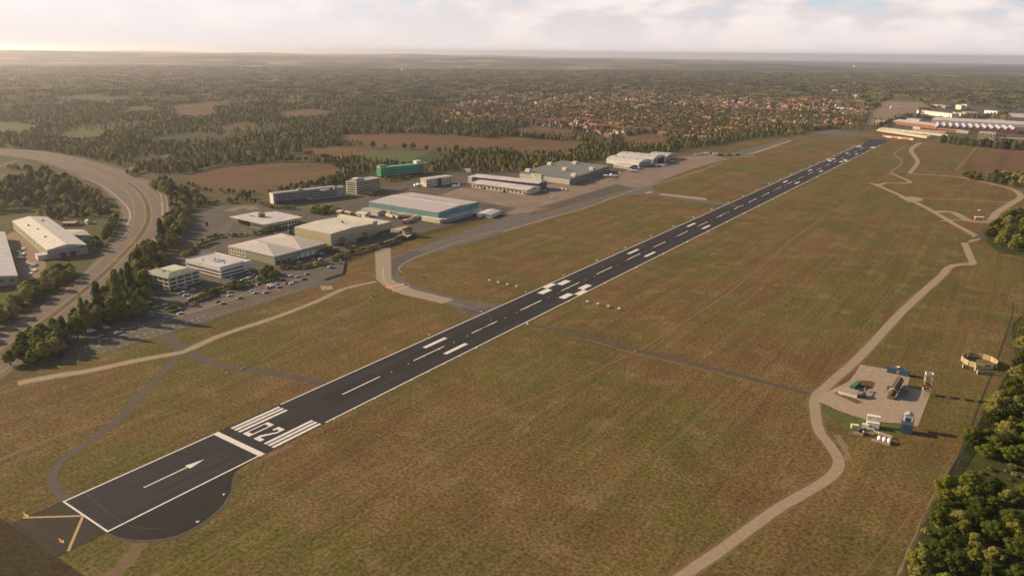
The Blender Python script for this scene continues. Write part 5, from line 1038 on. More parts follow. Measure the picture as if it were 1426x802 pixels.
for x0,x1,y0,y1,n in ((655,790,163,171,20),(830,950,178,186,24),(785,860,167,174,14)):      # rows of terraces facing the fields
    for i in range(n):
        p = G(x0+(x1-x0)*(i+.5)/n, y0+(y1-y0)*(i+.5)/n+rh.uniform(-1.2,1.2)); cand.append(((p-CAM).length, p.x, p.y, 0.0, 3+int(rh.rand()<.4)))
cand.sort(key=lambda q: q[0]); far_pts = []
for i, q in enumerate(cand):
    dd, x, y, z = q[:4]; k = q[4] if len(q) > 4 else int(rh.choice([0,0,0,1,1,2,2,3,4])); ang = 0.9*math.sin(x*.0031+y*.0017)+0.6+(math.pi/2 if rh.rand() < .4 else 0)+rh.uniform(-.1,.1)
    if len(q) > 4: ang = 0.35+rh.uniform(-.1,.1)
    if i < 300:
        o = D.objects.new('house' if k < 3 else 'terraced_house', HM[k][1]); COL.objects.link(o); o.location = (x, y, z); o.rotation_euler.z = ang; tag(o, HM[k][0], 'house', GR[k])
    else: far_pts.append((x, y, z, ang, k))
fp = np.array(far_pts); print('HOUSES', len(cand), len(fp))
hp = [D.objects.new('town_house', me) for _, me in HM]
o = instancer('distant_houses', hp, fp[:,0], fp[:,1], fp[:,2], nr.uniform(.9,1.15,len(fp)), 'many small red and brown roofed houses farther back in the town', fp[:,4].astype(int))
# ------------------------------------------------------------------ cars
CC = {'white':(0.62,0.61,0.58),'silver':(0.34,0.34,0.34),'grey':(0.15,0.15,0.15),'black':(0.018,0.018,0.02),'red':(0.36,0.035,0.025),'blue':(0.04,0.08,0.24),'light blue':(0.20,0.36,0.52),'tan':(0.30,0.24,0.15),'orange red':(0.50,0.09,0.03)}
m_tyre = M('tyre', (0.02,0.02,0.02), 0.9); m_cg = M('car glass', (0.03,0.035,0.04), 0.1, spec=0.5)
def frus(b, x0,x1,y0,y1,z0,X0,X1,Y0,Y1,z1,mi=0):
    b.add([(x0,y0,z0),(x1,y0,z0),(x1,y1,z0),(x0,y1,z0),(X0,Y0,z1),(X1,Y0,z1),(X1,Y1,z1),(X0,Y1,z1)], [(3,2,1,0),(4,5,6,7),(0,1,5,4),(1,2,6,5),(2,3,7,6),(3,0,4,7)], mi)
def car_proto(colour, kind):
    e = empty('parked_van' if kind == 'van' else 'parked_car', (0,0,0), '-', 'van' if kind == 'van' else 'car'); mt = M('paint '+colour, CC[colour], 0.35, 0.03, spec=0.5) if 'paint '+colour not in D.materials else D.materials['paint '+colour]
    b = MB(); g = MB()
    if kind == 'van':
        frus(b, -1,1,-2.6,2.6,.3, -1,1,-2.6,2.5,1.1); frus(b, -1,1,-2.6,1.6,1.1, -.92,.92,-2.55,.9,2.15); frus(g, -.93,.93,1.0,1.75,1.12, -.86,.86,.75,1.05,1.95); g.box(-1.0,1.0,.1,.9,1.25,1.85)
    else:
        frus(b, -.88,.88,-2.1,2.1,.28, -.92,.92,-2.15,2.15,.62); frus(b, -.92,.92,-2.15,2.15,.62, -.82,.82,-2.0,1.95,.92); frus(b, -.70,.70,-1.35,.45,1.36, -.66,.66,-1.2,.35,1.44)
        frus(g, -.80,.80,-1.85,1.15,.92, -.68,.68,-1.35,.45,1.36)
        if kind == 'estate': frus(b, -.70,.70,-1.85,.45,1.36, -.66,.66,-1.75,.35,1.45); frus(g, -.80,.80,-2.05,1.15,.92, -.68,.68,-1.85,.45,1.36)
    b.build('body', mt, e); g.build('glazing', m_cg, e)
    for x in (-.84,.84):
        for y in (-1.3,1.35): w = MB(); w.tube((x-.1,y,.32),(x+.1,y,.32),.32,.32,10); w.build('wheel', m_tyre, e)
    return e
protos = {}
def car(colour, px_, label, kind='car', ang=None):
    k = (colour, kind); p = flat(G(*px_)); p.z = 0.045; a = RAD(75-90+rng.uniform(-5,5)) if ang is None else RAD(ang)
    if rng.random() < .4: a += math.pi
    if k not in protos: o = protos[k] = car_proto(colour, kind)
    else: o = dup(protos[k])
    o.location = p; o.rotation_euler.z = a; o['label'] = label; o['group'] = 'cars parked on the airfield side'; return o
for c, px_, lab, *kd in [
 ('silver',(101,471.6),'silver car at the far lower-left end of the long car park, against the trees'), ('black',(97,477.6),'black car in tree shade below the silver one, lower-left end of the car park'),
 ('white',(126.6,462),'white van parked by the tree belt at the lower end of the car park','van'), ('white',(148.5,457),'white car along the tree belt right of the white van','estate'), ('red',(142,469.4),'red car standing alone in the lower car park bays','estate'),
 ('white',(164.5,464),'white car side by side with a dark grey one, lower car park'), ('grey',(173.5,459),'dark grey car side by side with a white one, lower car park','estate'), ('blue',(212.3,441),'dark blue car right of the tree belt in the long car park'),
 ('silver',(232.3,442.5),'silver car on the dashed line, right of the dark blue car','estate'), ('grey',(251.5,431.5),'grey car just above a white one, middle of the long car park'), ('white',(251,437.3),'white car just below a grey one, middle of the long car park'),
 ('white',(267,425.6),'white car below the shrubs right of the grey and white pair','estate'), ('grey',(287,416.5),'dark grey car tucked beside the lone small tree hedge'), ('white',(207.2,421.6),'white car alone at the left of the office parking'), ('blue',(227.2,409.6),'dark blue car by the near corner of the hip-roofed office'),
 ('silver',(217,428),'silver car half behind shrubs at the lower office parking row'), ('white',(229.5,425),'white car half behind shrubs, right of the silver one'), ('grey',(252.4,402.8),'grey car closest to the window wall of the hip-roofed office'), ('white',(257.5,402),'white car next to the grey one under the office window wall'),
 ('blue',(252.8,409.6),'blue car at the left of the office parking cluster'), ('white',(257,407.6),'white car behind the blue one in the office parking cluster'), ('white',(259,412),'white estate car front of the office parking cluster','estate'), ('tan',(265.5,407.5),'tan car in the office parking cluster','estate'), ('white',(268.8,404.2),'white car behind the tan one in the office parking'),
 ('orange red',(274.6,413),'orange red car at the right of the office parking cluster'), ('white',(265.6,416),'white car beside a bush at the edge of the office parking'), ('light blue',(298.5,407),'bright light blue car by the shrubs beneath the flat-roofed office'), ('white',(304.5,405.6),'white car touching the bright light blue one'),
 ('silver',(320.3,407.3),'silver car below the bushy tree clump, upper of two'), ('white',(320,412.4),'white car below the bushy tree clump, lower of two'), ('black',(304,421.3),'black car on the dashed line in the middle of the long car park'), ('silver',(309.5,423.3),'silver car touching the black one on the dashed line'),
 ('grey',(333.8,415.7),'dark grey car alone near the grass edge, middle of the car park','estate'), ('light blue',(352,405.6),'light blue car paired with a white one, left of the red cross lines'), ('white',(355.5,408.2),'white car paired with the light blue one, left of the red cross lines'), ('silver',(370,408),'silver car alone below the red lines near the grass'),
 ('white',(322.6,387.6),'white car alone beneath the ribbon windows of the flat-roofed office'), ('silver',(338.5,390.6),'silver car at the left of the row under the flat-roofed office'), ('white',(343,389.2),'white car second in the row under the flat-roofed office'), ('white',(347.4,387.4),'white estate car third in the row under the flat-roofed office','estate'),
 ('red',(353.7,384.7),'red car at the right of the row under the flat-roofed office'), ('light blue',(360,386.2),'light blue car beside the red one under the flat-roofed office'), ('white',(347,381),'white car next to the corner column of the flat-roofed office'), ('white',(378.8,389.5),'white car above the left red line by the shrubs'), ('grey',(393.4,389.5),'grey car above the right red line'),
 ('black',(360.2,396.6),'black car in the shade of the hedge at the end of the left red line'), ('white',(376,397),'white car left in the cluster on the red line'), ('white',(380.2,399.4),'white van in the cluster on the red line','van'), ('silver',(384.6,397),'silver car behind the van in the cluster on the red line'), ('red',(374.4,401.2),'red car in front of the cluster on the red line'), ('silver',(388.4,400.4),'silver car right of the cluster on the red line'),
 ('red',(399,395),'red car on the right red line'), ('white',(405.4,395.8),'white estate car right of the red one on the right red line','estate'), ('silver',(410.4,392.8),'silver car touching the white estate on the right red line'), ('white',(405,385.2),'white car up near the warehouse shrubs, left of two'), ('silver',(414.8,386),'silver car up near the warehouse shrubs, right of two'),
 ('black',(423,389.6),'black car at the right end of the long car park'), ('tan',(427.3,382.2),'tan car near the entrance road at the right end of the car park'), ('light blue',(460.5,373),'light blue van alone in the fenced corner of the car park','van'), ('white',(416.7,366),'white car alone under the loading wall of the hip-roofed warehouse'),
 ('red',(437.2,362.4),'dark red car under the loading doors of the hip-roofed warehouse'), ('white',(446.4,361.4),'white car beside the dark red one under the loading doors'), ('light blue',(448.7,354.4),'light blue van by the shrubs at the end of the hip-roofed warehouse','van')]:
    car(c, px_, lab, *(kd or ['car']))
# ------------------------------------------------------------------ lorries
m_cab = M('red cab paint', (0.42,0.03,0.025), 0.4, spec=0.5); m_trl = M('trailer cream', (0.52,0.47,0.36), 0.6, 0.06)
def lorry():
    e = empty('articulated_lorry', (0,0,0), '-', 'lorry'); b = MB(); b.box(-1.25,1.25,-6.8,6.8,1.1,4.0); b.build('trailer', m_trl, e)
    b = MB(); frus(b, -1.2,1.2,7.2,9.6,.6, -1.15,1.15,7.2,9.4,3.3); cb = b.build('cab', m_cab, e); b = MB(); b.box(-1.05,1.05,9.38,9.62,2.0,3.0); b.build('windscreen', m_cg, cb)
    b = MB(); b.box(-.5,.5,-6.5,8.8,.7,1.08); b.build('chassis', m_dark, e)
    for y in (-5.6,-4.3,-3.0,6.4,8.6):
        for x in (-1.05,1.05): b = MB(); b.tube((x-.15,y,.5),(x+.15,y,.5),.5,.5,10); b.build('wheel', m_tyre, e)
    return e
lp = lorry(); LOR = [((543,303.2),(532,300.2),'red-cabbed lorry leftmost of the four backed onto the teal warehouse'), ((549.5,304.2),(539,301.6),'red-cabbed lorry second from the left at the teal warehouse docks'), ((555,302),(547.5,301.9),'lorry third from the left at the teal warehouse docks'), ((562,303.2),(554.5,303),'lorry fourth from the left at the teal warehouse docks'), ((568.5,309.6),(560,311.6),'red-cabbed lorry standing alone in the middle of the loading yard'), ((580,304.8),(573,306.6),'lorry just behind the lone one in the loading yard')]
for i, (q, cabp, lab) in enumerate(LOR):
    a = flat(G(*q)); d = flat(G(*cabp))-a; o = lp if i == 0 else dup(lp); o.location = (a.x,a.y,.03); o.rotation_euler.z = math.atan2(d.y,d.x)-math.pi/2; o['label'] = lab; o['group'] = 'lorries at the teal warehouse'
# ------------------------------------------------------------------ aircraft
m_acw = M('aircraft white', (0.74,0.72,0.69), 0.35, 0.03, spec=0.5); m_tail = M('tail red', (0.45,0.05,0.04), 0.4); m_taily = M('tail yellow', (0.6,0.42,0.12), 0.4); m_tailp = M('tail rose', (0.45,0.22,0.20), 0.4); m_navyp = M('navy paint', (0.03,0.05,0.13), 0.4)
def plane(label, nose, tail, L, tailm, high=False, fm=None, nosem=None):
    a, b_ = flat(G(*nose)), flat(G(*tail)); d = (a-b_).normalized(); c = (a+b_)/2; e = empty('parked_aircraft', c, label, 'aircraft', None, math.atan2(d.y,d.x)-math.pi/2); s = L/24; fm = fm or m_acw
    b = MB(); b.lathe([(0.02,12),(0.75,11.3),(1.25,10),(1.45,7.5),(1.45,-4),(1.1,-8),(0.45,-11.6),(0.02,-12)], 14, (0,0,2.2), axis='y'); b.v = [(x*s,y*s,z*s) for x,y,z in b.v]; f = b.build('fuselage', fm, e)
    b = MB(); zz = 3.5 if high else 1.7
    for sx in (-1,1): b.add([(x*sx*s,y*s,z*s) for x,y,z in ((0,3.2,zz),(0,-.2,zz),(12.5,-.4,zz+.5),(12.5,1.0,zz+.5),(0,3.2,zz+.35),(0,-.2,zz+.35),(12.5,-.4,zz+.65),(12.5,1.0,zz+.65))], [(0,1,2,3)[::sx],(7,6,5,4)[::sx],(0,3,7,4)[::sx],(1,5,6,2)[::sx],(2,6,7,3)[::sx]])
    b.build('wing', fm, e)
    b = MB(); b.add([(x*s,y*s,z*s) for x in (-.14,.14) for y,z in ((-7.5,3.2),(-11.6,2.6),(-12.6,7.4),(-10.6,7.4))], [(0,1,2,3),(7,6,5,4),(0,3,7,4),(1,5,6,2),(2,6,7,3)]); b.build('tail_fin', tailm, e)
    b = MB(); zt = 7.2 if high else 2.9
    for sx in (-1,1): b.add([(x*sx*s,y*s,z*s) for x,y,z in ((0,-10,zt),(0,-12.2,zt),(4,-12.4,zt+.1),(4,-11.2,zt+.1),(0,-10,zt+.2),(0,-12.2,zt+.2),(4,-12.4,zt+.25),(4,-11.2,zt+.25))], [(0,1,2,3)[::sx],(7,6,5,4)[::sx],(0,3,7,4)[::sx],(1,5,6,2)[::sx],(2,6,7,3)[::sx]])
    b.build('tailplane', fm, e)
    for sx in (-1,1): b = MB(); b.lathe([(.3,4.8),(.62,4.2),(.62,1.2),(.2,-.6)], 10, (sx*4.2,0,zz-(.1 if high else .5)), axis='y'); b.v = [(x*s,y*s,z*s) for x,y,z in b.v]; b.build('engine', nosem or m_grey, e)
    for x, y in ((0,9),(-2.2,.5),(2.2,.5)): b = MB(); b.tube((x*s,y*s,.35*s),(x*s,y*s,1.4*s),.12*s,.12*s,6); b.tube(((x-.2)*s,y*s,.35*s),((x+.2)*s,y*s,.35*s),.35*s,.35*s,8); b.build('landing_gear', m_dark, e)
    return e
plane('white propeller airliner with dark nose and yellow tail on the apron before the terminal', (838,246.6), (864,247.6), 27, m_taily, True, None, m_navyp)
plane('white aircraft with pale blue tail before the left hangar', (872,240), (891,239), 22, M('tail blue', (0.35,0.45,0.55), .4), True)
plane('white airliner with red tail before the middle hangar', (909.5,232.2), (930,230.8), 24, m_tail)
plane('small grey business jet before the smallest hangar', (933,225.8), (939.5,224.6), 13, m_navyp)
plane('small rose-tailed propeller plane beside the end of the pier shed', (786,266.6), (779,261.5), 12, m_tailp, True)
plane('small dark helicopter-like plane with white body on the inner apron', (767,276), (771,274.5), 8, m_acw, True)
plane('white twin-engined light aircraft before the two-storey apron block', (628.5,261.5), (641.5,259.3), 14, m_acw, True)
# apron vehicles and boxes
def gse(name, label, cat, px_, w, d, h, mat, cab=True, ang=60, group=None):
    p = flat(G(*px_)); e = empty(name, (p.x,p.y,.04), label, cat, group, RAD(ang)); b = MB(); b.box(-w/2,w/2,-d/2,d*.5-(1.5 if cab else 0),.6,h); b.build('body', mat, e)
    if cab: b = MB(); frus(b, -w/2,w/2,d*.5-1.48,d*.5+.5,.5,-w/2,w/2,d*.5-1.48,d*.5,h*.75); b.build('cab', m_acw, e); b = MB(); b.box(-w*.42,w*.42,d*.5+.05,d*.5+.4,h*.45,h*.68); b.build('windscreen', m_cg, e)
    for x in (-w*.42,w*.42):
        for y in (-d*.35,d*.35): b = MB(); b.tube((x-.14,y,.4),(x+.14,y,.4),.4,.4,8); b.build('wheel', m_tyre, e)
    return e
for i, (x_, y_, lab) in enumerate([(578,259.6,'white service truck leftmost of three beside the two-storey apron block'), (582,258.4,'white service truck middle of three beside the two-storey apron block'), (587,258.8,'white service truck rightmost of three beside the two-storey apron block')]): gse('service_truck', lab, 'truck', (x_,y_), 2.5, 7, 3.3, m_acw, group='service trucks by the apron block')
gse('service_truck', 'grey service truck in front of the two-storey apron block', 'truck', (619,259), 2.5, 6.5, 2.8, m_grey)
gse('service_truck', 'dark service truck at the corner of the slat-roofed terminal', 'truck', (800.5,253.6), 2.5, 8, 2.8, m_dark); gse('baggage_cart', 'yellow baggage cart beside the rose-tailed plane', 'cart', (789,265.4), 2, 3.4, 1.8, m_taily, False)
for x_, y_, lab in ((702,267.6,'left group of dark baggage trolleys before the pier shed'),(713,265.8,'right group of dark baggage trolleys before the pier shed'),(733,271.2,'dark baggage trolleys at the right end of the pier shed'),(673,263.4,'single dark trolley at the left front of the pier shed')): gse('baggage_trolley', lab, 'trolley', (x_,y_), 3.2, 6.5 if 'group' in lab else 3, 1.5, m_dark, False, 20)
gse('boarding_ramp', 'long rose-grey walkway beside the end of the pier shed', 'ramp', (750,266.8), 3, 22, 2.2, m_tailp, False, -50)
VC = [(971,217.0,m_trl,'pale vehicle leftmost of the row on the far grass strip'), (978,216.2,m_trl,'pale van second in the row on the far grass strip'), (984,214.8,m_acw,'white van set back behind the row on the far grass strip'), (990,214.2,M('green wagon',(.12,.2,.12),.6),'green wagon set back behind the row on the far grass strip'), (996,215.6,m_acw,'white truck in the middle of the row on the far grass strip'), (1003.5,217.2,m_dark,'black coach first of the dark ones on the far grass strip'), (1009.5,217.2,m_taily,'yellow and black coach on the far grass strip'), (1015,217.2,m_dark,'second black coach between the yellow ones on the far grass strip'), (1020.5,217.1,m_taily,'yellow coach beside the blue one on the far grass strip'), (1026.5,217.0,m_navyp,'blue coach at the right end of the row on the far grass strip')]
for x_, y_, mt, lab in VC: gse('parked_coach' if 'coach' in lab else 'parked_wagon', lab, 'coach' if 'coach' in lab else 'truck', (x_,y_), 3.0, 10.5, 3.4, mt, False, 122)
# ------------------------------------------------------------------ airfield lights and signs
m_lamp = M('lamp casing white', (0.85,0.84,0.80), 0.5)
me_l = MB().box(-.55,.55,-.55,.55,.25,.95).box(-.12,.12,-.12,.12,-.1,.25).mesh('edge_light', m_lamp)
for i in range(25):
    for sx in (-1, 1):
        y = 170.6+60*i
        if y > 1640 or (sx < 0 and 250 < y < 262): continue
        s = 0.62 if y < 400 else 1.0
        o = D.objects.new('edge_light', me_l); COL.objects.link(o); o.location = (sx*(21.4 if sx < 0 else 19.6), y, 0.06); o.scale = (s,s,s); tag(o, 'small white runway light box on the %s edge of the runway' % ('left' if sx < 0 else 'right'), 'runway light', 'edge lights along the %s side of the runway' % ('left' if sx < 0 else 'right'))
for i in range(8):
    o = D.objects.new('edge_light', me_l); COL.objects.link(o); o.location = (19.2, 47+15.2*i, 0.06); o.scale = (.45,.45,.3); tag(o, 'low white light block on the right runway edge after the numbers', 'runway light', 'close-set lights on the right edge after the numbers')
m_rl = M('red lamp casing', (0.62,0.06,0.05), 0.5); me_c = [MB().lathe([(.42,0),(.36,.10),(.02,.16)], 8).mesh('centre_light', q) for q in (m_lamp, m_rl)]
for i in range(72):
    y = 110+15*i*1.0 if i < 38 else 680+27.5*(i-38); k = 1 if (y > 1250 or (y > 880 and i % 2)) else 0; s = 1.0 if y < 680 else 2.0
    o = D.objects.new('centre_light', me_c[k]); COL.objects.link(o); o.location = (0.9, y, 0.078); o.scale = (s, s*(1.0 if y < 680 else 2.2), 1)
    tag(o, '%s inset light on the runway centre line' % ('red' if k else 'white'), 'runway light', '%s inset lights of the runway centre line' % ('red' if k else 'white'))
def papi():
    e = empty('approach_light', (0,0,0), '-', 'approach light'); b = MB(); frus(b, -.85,.85,-.8,.8,.7, -.85,.85,-.7,.7,1.75); b.build('lamp_housing', m_lamp, e)
    for x in (-.6,.6): b = MB(); b.tube((x,0,-.1),(x,0,.7),.09,.09,6); b.build('leg', m_grey, e)
    b = MB(); b.box(-.7,.7,-.83,-.79,.95,1.5); b.build('lens', m_cg, e); return e
pp = papi()
for i, (x, side) in enumerate([(-63,'left'),(-53.6,'left'),(-44.2,'left'),(-34.9,'left'),(32.6,'right'),(41.8,'right'),(50.9,'right'),(60.2,'right')]):
    o = pp if i == 0 else dup(pp); o.location = (x, 296.5, 0.02); o['label'] = '%s white approach-light box in the row on the grass %s of the runway' % (['outermost','second','third','innermost','innermost','second','third','outermost'][i], side); o['group'] = 'approach lights %s of the runway' % side
def sign_(label, px_, ang, w=4.0):
    p = flat(G(*px_)); e = empty('taxiway_sign', p, label, 'sign', None, RAD(ang)); b = MB(); b.box(-w/2,w/2,-.2,.2,.5,1.9); b.build('panel', m_dark, e); b = MB(); b.box(-w*.46,w*.3,-.24,-.205,.7,1.75); b.build('yellow_face', m_yel, e)
    b = MB(); b.box(-w/2-.2,w/2+.2,-.7,.7,-.02,.12); b.build('base', m_conc, e)
    for x in (-w*.35,w*.35): b = MB(); b.tube((x,0,.1),(x,0,.5),.07,.07,6); b.build('post', m_grey, e)
sign_('black and yellow taxiway sign on a slab in the grass left of the concrete bend', (517.5,414.6), 10); sign_('black and yellow taxiway sign on a slab in the grass right of the concrete bend', (590.5,388.4), 30)
def slab(label, px_, w, d): 
    p = flat(G(*px_)); e = empty('ground_marker', p, label, 'marker'); b = MB(); b.box(-w,w,-d,d,-.05,.35); b.build('block', m_lamp, e); b = MB(); b.box(-w*.3,w*.3,-d*.3,d*.3,.35,.8); b.build('cap', m_grey, e)
def slab_(*a):
    global m_lamp; k = m_lamp; m_lamp = m_conc; slab(*a); m_lamp = k
slab('lone white marker block on the dark turning pad rim', (312,688.5), .45, .45); slab('second pale marker on the lower rim of the turning pad', (275.5,726.5), .55, .5); slab_('pinkish marker slab in the grass above the left perimeter road', (316,519.5), .9, .6); slab('white marker at the runway edge where the dark perimeter road starts', (734.5,451.5), .8, .6)
slab_('pale bar across the dark perimeter road at the diagonal track, right', (885,489.5), .6, 1.6); slab_('pale bar across the left perimeter road', (338,513.4), .6, 1.6)
# ------------------------------------------------------------------ fences, lamps
def fence(label, pts, h, step, pm, postm, panel=True, name='boundary_fence', sm=0):
    P = PX(*pts); P = [flat(q) for q in P]; e = empty(name, P[0], label, 'fence'); tot = sum((b-a).length for a, b in zip(P, P[1:])); step = max(step, tot/95)
    b = MB()
    for a, c in zip(P, P[1:]):
        d = (c-a).normalized(); q = Vector((-d.y,d.x,0))*.05; a_, c_ = a-P[0], c-P[0]
        for z0, z1 in (((.1,h),) if panel else ((h*.9,h),(h*.68,h*.74),(h*.46,h*.52),(h*.24,h*.30),(.05,.18))): b.add([(v.x,v.y,z) for z in (z0,z1) for v in (a_-q,c_-q,c_+q,a_+q)], [(3,2,1,0),(4,5,6,7),(0,1,5,4),(1,2,6,5),(2,3,7,6),(3,0,4,7)])
    b.build('panel' if panel else 'rails', pm, e); acc = 0; me = MB().box(-.1,.1,-.1,.1,-.2,h+.25).mesh('post', postm)
    for a, c in zip(P, P[1:]):
        l = (c-a).length
        while acc < l: o = D.objects.new('post', me); COL.objects.link(o); o.parent = e; o.location = a.lerp(c, acc/l)-P[0]; acc += step
        acc -= l
    return e
m_fg = M('fence green', (0.055,0.07,0.05), 0.7)
fence('dark green boundary fence along the wood, right', [(1424,440),(1410,455),(1407.4,470),(1413,500),(1411.8,507),(1380,562),(1345,623),(1328.6,648),(1318,666)], 2.3, 3, m_fg, m_fg, False)
fence('dark post fence between the teal warehouse yard and the airfield grass', [(545,342),(577.4,330),(612,320.5),(644.7,312.4),(676.7,303),(705,296)], 2.4, 3, m_dark, m_dark, False)
fence('long dark post fence between the car park end and the estate shrubs', [(474,368),(500,356.5),(545,342)], 2.2, 3, m_dark, m_dark, False)
fence('pale concrete kerb fence round the fenced corner of the car park', [(452,390),(477,382),(480,367),(472,364)], 1.3, 3, m_conc, m_conc)
fence('red and white barrier blocks beside the banded office block yard', [(545,270),(556,267),(569,262)], 1.2, 3, m_pink, m_white, True, 'traffic_barrier')
def lamp(label, px_, h, group):
    p = flat(G(*px_)); e = empty('street_lamp', p, label, 'street lamp', group); b = MB(); b.tube((0,0,-.2),(0,0,h),.16,.09,8); b.build('post', m_dark, e); b = MB(); b.tube((0,0,h),(1.6,0,h+.25),.07,.06,6); b.build('arm', m_dark, e); b = MB(); b.box(1.3,2.2,-.2,.2,h+.15,h+.35); b.build('lamp_head', m_grey, e)
    return e
LPX = [((305.5,309.5),'lamp post leftmost of three beside the drum-topped building'), ((318,310.5),'lamp post middle of three beside the drum-topped building'), ((288,318),'lamp post at the estate road bend near the trees')]
for q, lab in LPX: lamp(lab, q, 7, None)
p = flat(G(289.5,324)); e = empty('road_sign', p, 'tall dark road sign on a pole beside the estate road trees', 'sign', None, .5); b = MB(); b.tube((0,0,-.2),(0,0,9),.16,.14,8); b.build('post', m_grey, e); b = MB(); b.box(-1.6,1.6,-.15,.15,7,11.5); b.build('board', m_dark, e)
for q, h, lab in (((219.5,320.3),11,'motorway lamp mast on the right verge at the bend, lower'), ((176,297),11,'motorway lamp mast in the slip road gore at the bend')): lamp(lab, q, h, 'motorway lamp masts')
# ------------------------------------------------------------------ fire training ground
surf('training_pad', m_padc, [PX((1140,551),(1150,546.5),(1170,537.2),(1182.5,530.4),(1191.5,519),(1198,507.4),(1237.5,514.2),(1268.4,522.5),(1263.3,538.2),(1287,543.9),(1296,547),(1291,560),(1278.2,593.4),(1256.7,589),(1239.8,588.6),(1225.8,587),(1205,583.4),(1186,578),(1168,571.5),(1150,563),(1138,558))], 0.042)
surf('pad_grass', m_air, [PX((1160,547.2),(1166.8,545.5),(1193.8,556.2),(1201.6,560.1),(1193.8,562.2)), PX((1182.5,538.2),(1198.3,529.3),(1212.8,530.4),(1219.6,532.6),(1215.1,541.6),(1199.9,539.9))], 0.05)
surf('pad_marking', m_pink, [PX((1208.5,512.8),(1214.5,514),(1212.8,516.2),(1207.8,515))], 0.052)
surf('green_grass', m_meadow, [PX((1128,556),(1160,572),(1205,586),(1240,591),(1256,591),(1258,606),(1240,612),(1190,606),(1155,580))], 0.014)
def rect_thing(name, label, cat, a, b_, group=None):
    """frame along a-b on the ground, depth away from the camera"""
    p, q = flat(G(*a)), flat(G(*b_)); U = (q-p).normalized(); e = empty(name, p, label, cat, group, math.atan2(U.y,U.x)); return e, (q-p).length
e, L = rect_thing('training_hut', 'white hut with tiled pitched roof on the fire training pad', 'hut', (1167,548.2), (1193,554.4)); m_tiles = striped('hut tiles', (0.34,0.30,0.22), (0.25,0.215,0.16), 1.0, 0.0, .6)
b = MB(); b.box(0,L,0,5.4,-.2,2.5); b.build('wall', m_wwhite, e); b = MB(); b.add([(-.3,-.3,2.5),(L+.3,-.3,2.5),(L+.3,5.7,2.5),(-.3,5.7,2.5),(-.3,2.7,4.0),(L+.3,2.7,4.0)], [(0,1,5,4),(2,3,4,5),(1,2,5),(3,0,4),(3,2,1,0)]); b.build('roof', m_tiles, e); b = MB(); b.box(L-.03,L+.06,2,3.2,0,2.1); b.build('door', m_dark, e)
m_rib = striped('container blue', (0.06,0.10,0.145), (0.032,0.06,0.092), 0.9, 0.0, .6); m_gco = striped('container green', (0.05,0.15,0.075), (0.035,0.11,0.055), 0.5, 0, .5)
def container(label, a, b_, d, h, mat, lid=None):
    e, L = rect_thing('shipping_container', label, 'container', a, b_); b = MB(); b.box(0,L,0,d,.05,h); b.build('body', mat, e); b = MB()
    for x in (.06,L-.06):
        for y in (.06,d-.06): b.box(x-.09,x+.09,y-.09,y+.09,0,h+.06)
    b.build('corner_post', m_dark, e); b = MB(); b.box(L-.02,L+.05,.2,d-.2,.2,h-.2); b.build('door', m_dark, e); b = MB(); b.box(.12,L-.12,.12,d-.12,h+.003,h+.06); b.build('lid', lid or mat, e); return e, L
container('green container behind the white hut on the training pad', (1190,543.6), (1198.6,536.8), 2.5, 2.5, m_gco, M('lid green', (0.055,0.17,0.085), .6))
m_blue = M('muted blue', (0.055,0.09,0.14), .6)
e, L = container('long blue ribbed container block at the back edge of the training pad', (1235,518.4), (1265.6,525), 3.2, 3.6, m_rib, m_blue)
b = MB(); b.lathe([(.1,0),(.9,.35),(1.2,.9)], 12, (L*.42,1.6,3.7)); b.build('roof_dish', m_wwhite, e)
for x in (.43,.5): b = MB(); b.box(L*x,L*x+.5,-.05,0.02,.4,3.0); b.build('yellow_bar', m_yel2, e)
# burnt aircraft mock-up
p = flat(G(1241,554.5)); q = flat(G(1252.5,535)); d = (q-p).normalized(); e = empty('training_fuselage', p, 'rusty dark aircraft fuselage mock-up standing on the training pad', 'fire trainer', None, math.atan2(d.y,d.x)-math.pi/2)
m_rust = M('scorched steel', (0.105,0.085,0.062), 0.65, .2, .5, col2=(0.055,0.05,0.046), metal=.3); Lf = (q-p).length*1.0
b = MB(); b.lathe([(.02,-.9),(1.3,-.5),(2.0,.4),(2.2,1.6),(2.2,Lf-2),(1.8,Lf-.6),(.02,Lf)], 18, (0,0,3.3), axis='y'); fo = b.build('fuselage', m_rust, e)
b = MB(); b.lathe([(2.2,1.0),(2.26,1.4),(2.24,1.9)], 18, (0,0,3.3), axis='y'); b.build('nose_band', m_white, fo); b = MB(); b.box(-.16,.16,1.9,Lf-1.4,5.42,5.6); b.build('roof_rail', m_yel2, fo)
b = MB(); b.box(-2.0,1.8,-1.6,1.2,-.1,1.3); b.build('base_block', M('base olive', (0.12,0.09,0.045), .8), e)
for s_, lw in ((-1,4.4),(1,7.2)):
    b = MB(); b.box(*(sorted((s_*1.7,s_*lw))), Lf*.38, Lf*.38+2.2, 2.3, 2.6); b.build('wing', m_rust, e); b = MB(); b.lathe([(.3,0),(.5,.4),(.48,1.8),(.2,2.2)], 12, (s_*lw*.8,Lf*.3,1.7), axis='y'); b.build('engine', m_dark, e)
    b = MB(); b.tube((s_*1.2,Lf*.45,-.1),(s_*1.2,Lf*.45,2.0),.22,.2,8); b.tube((s_*1.2,Lf*.8,-.1),(s_*1.2,Lf*.8,2.0),.2,.2,8); b.build('support_leg', m_dark, e)
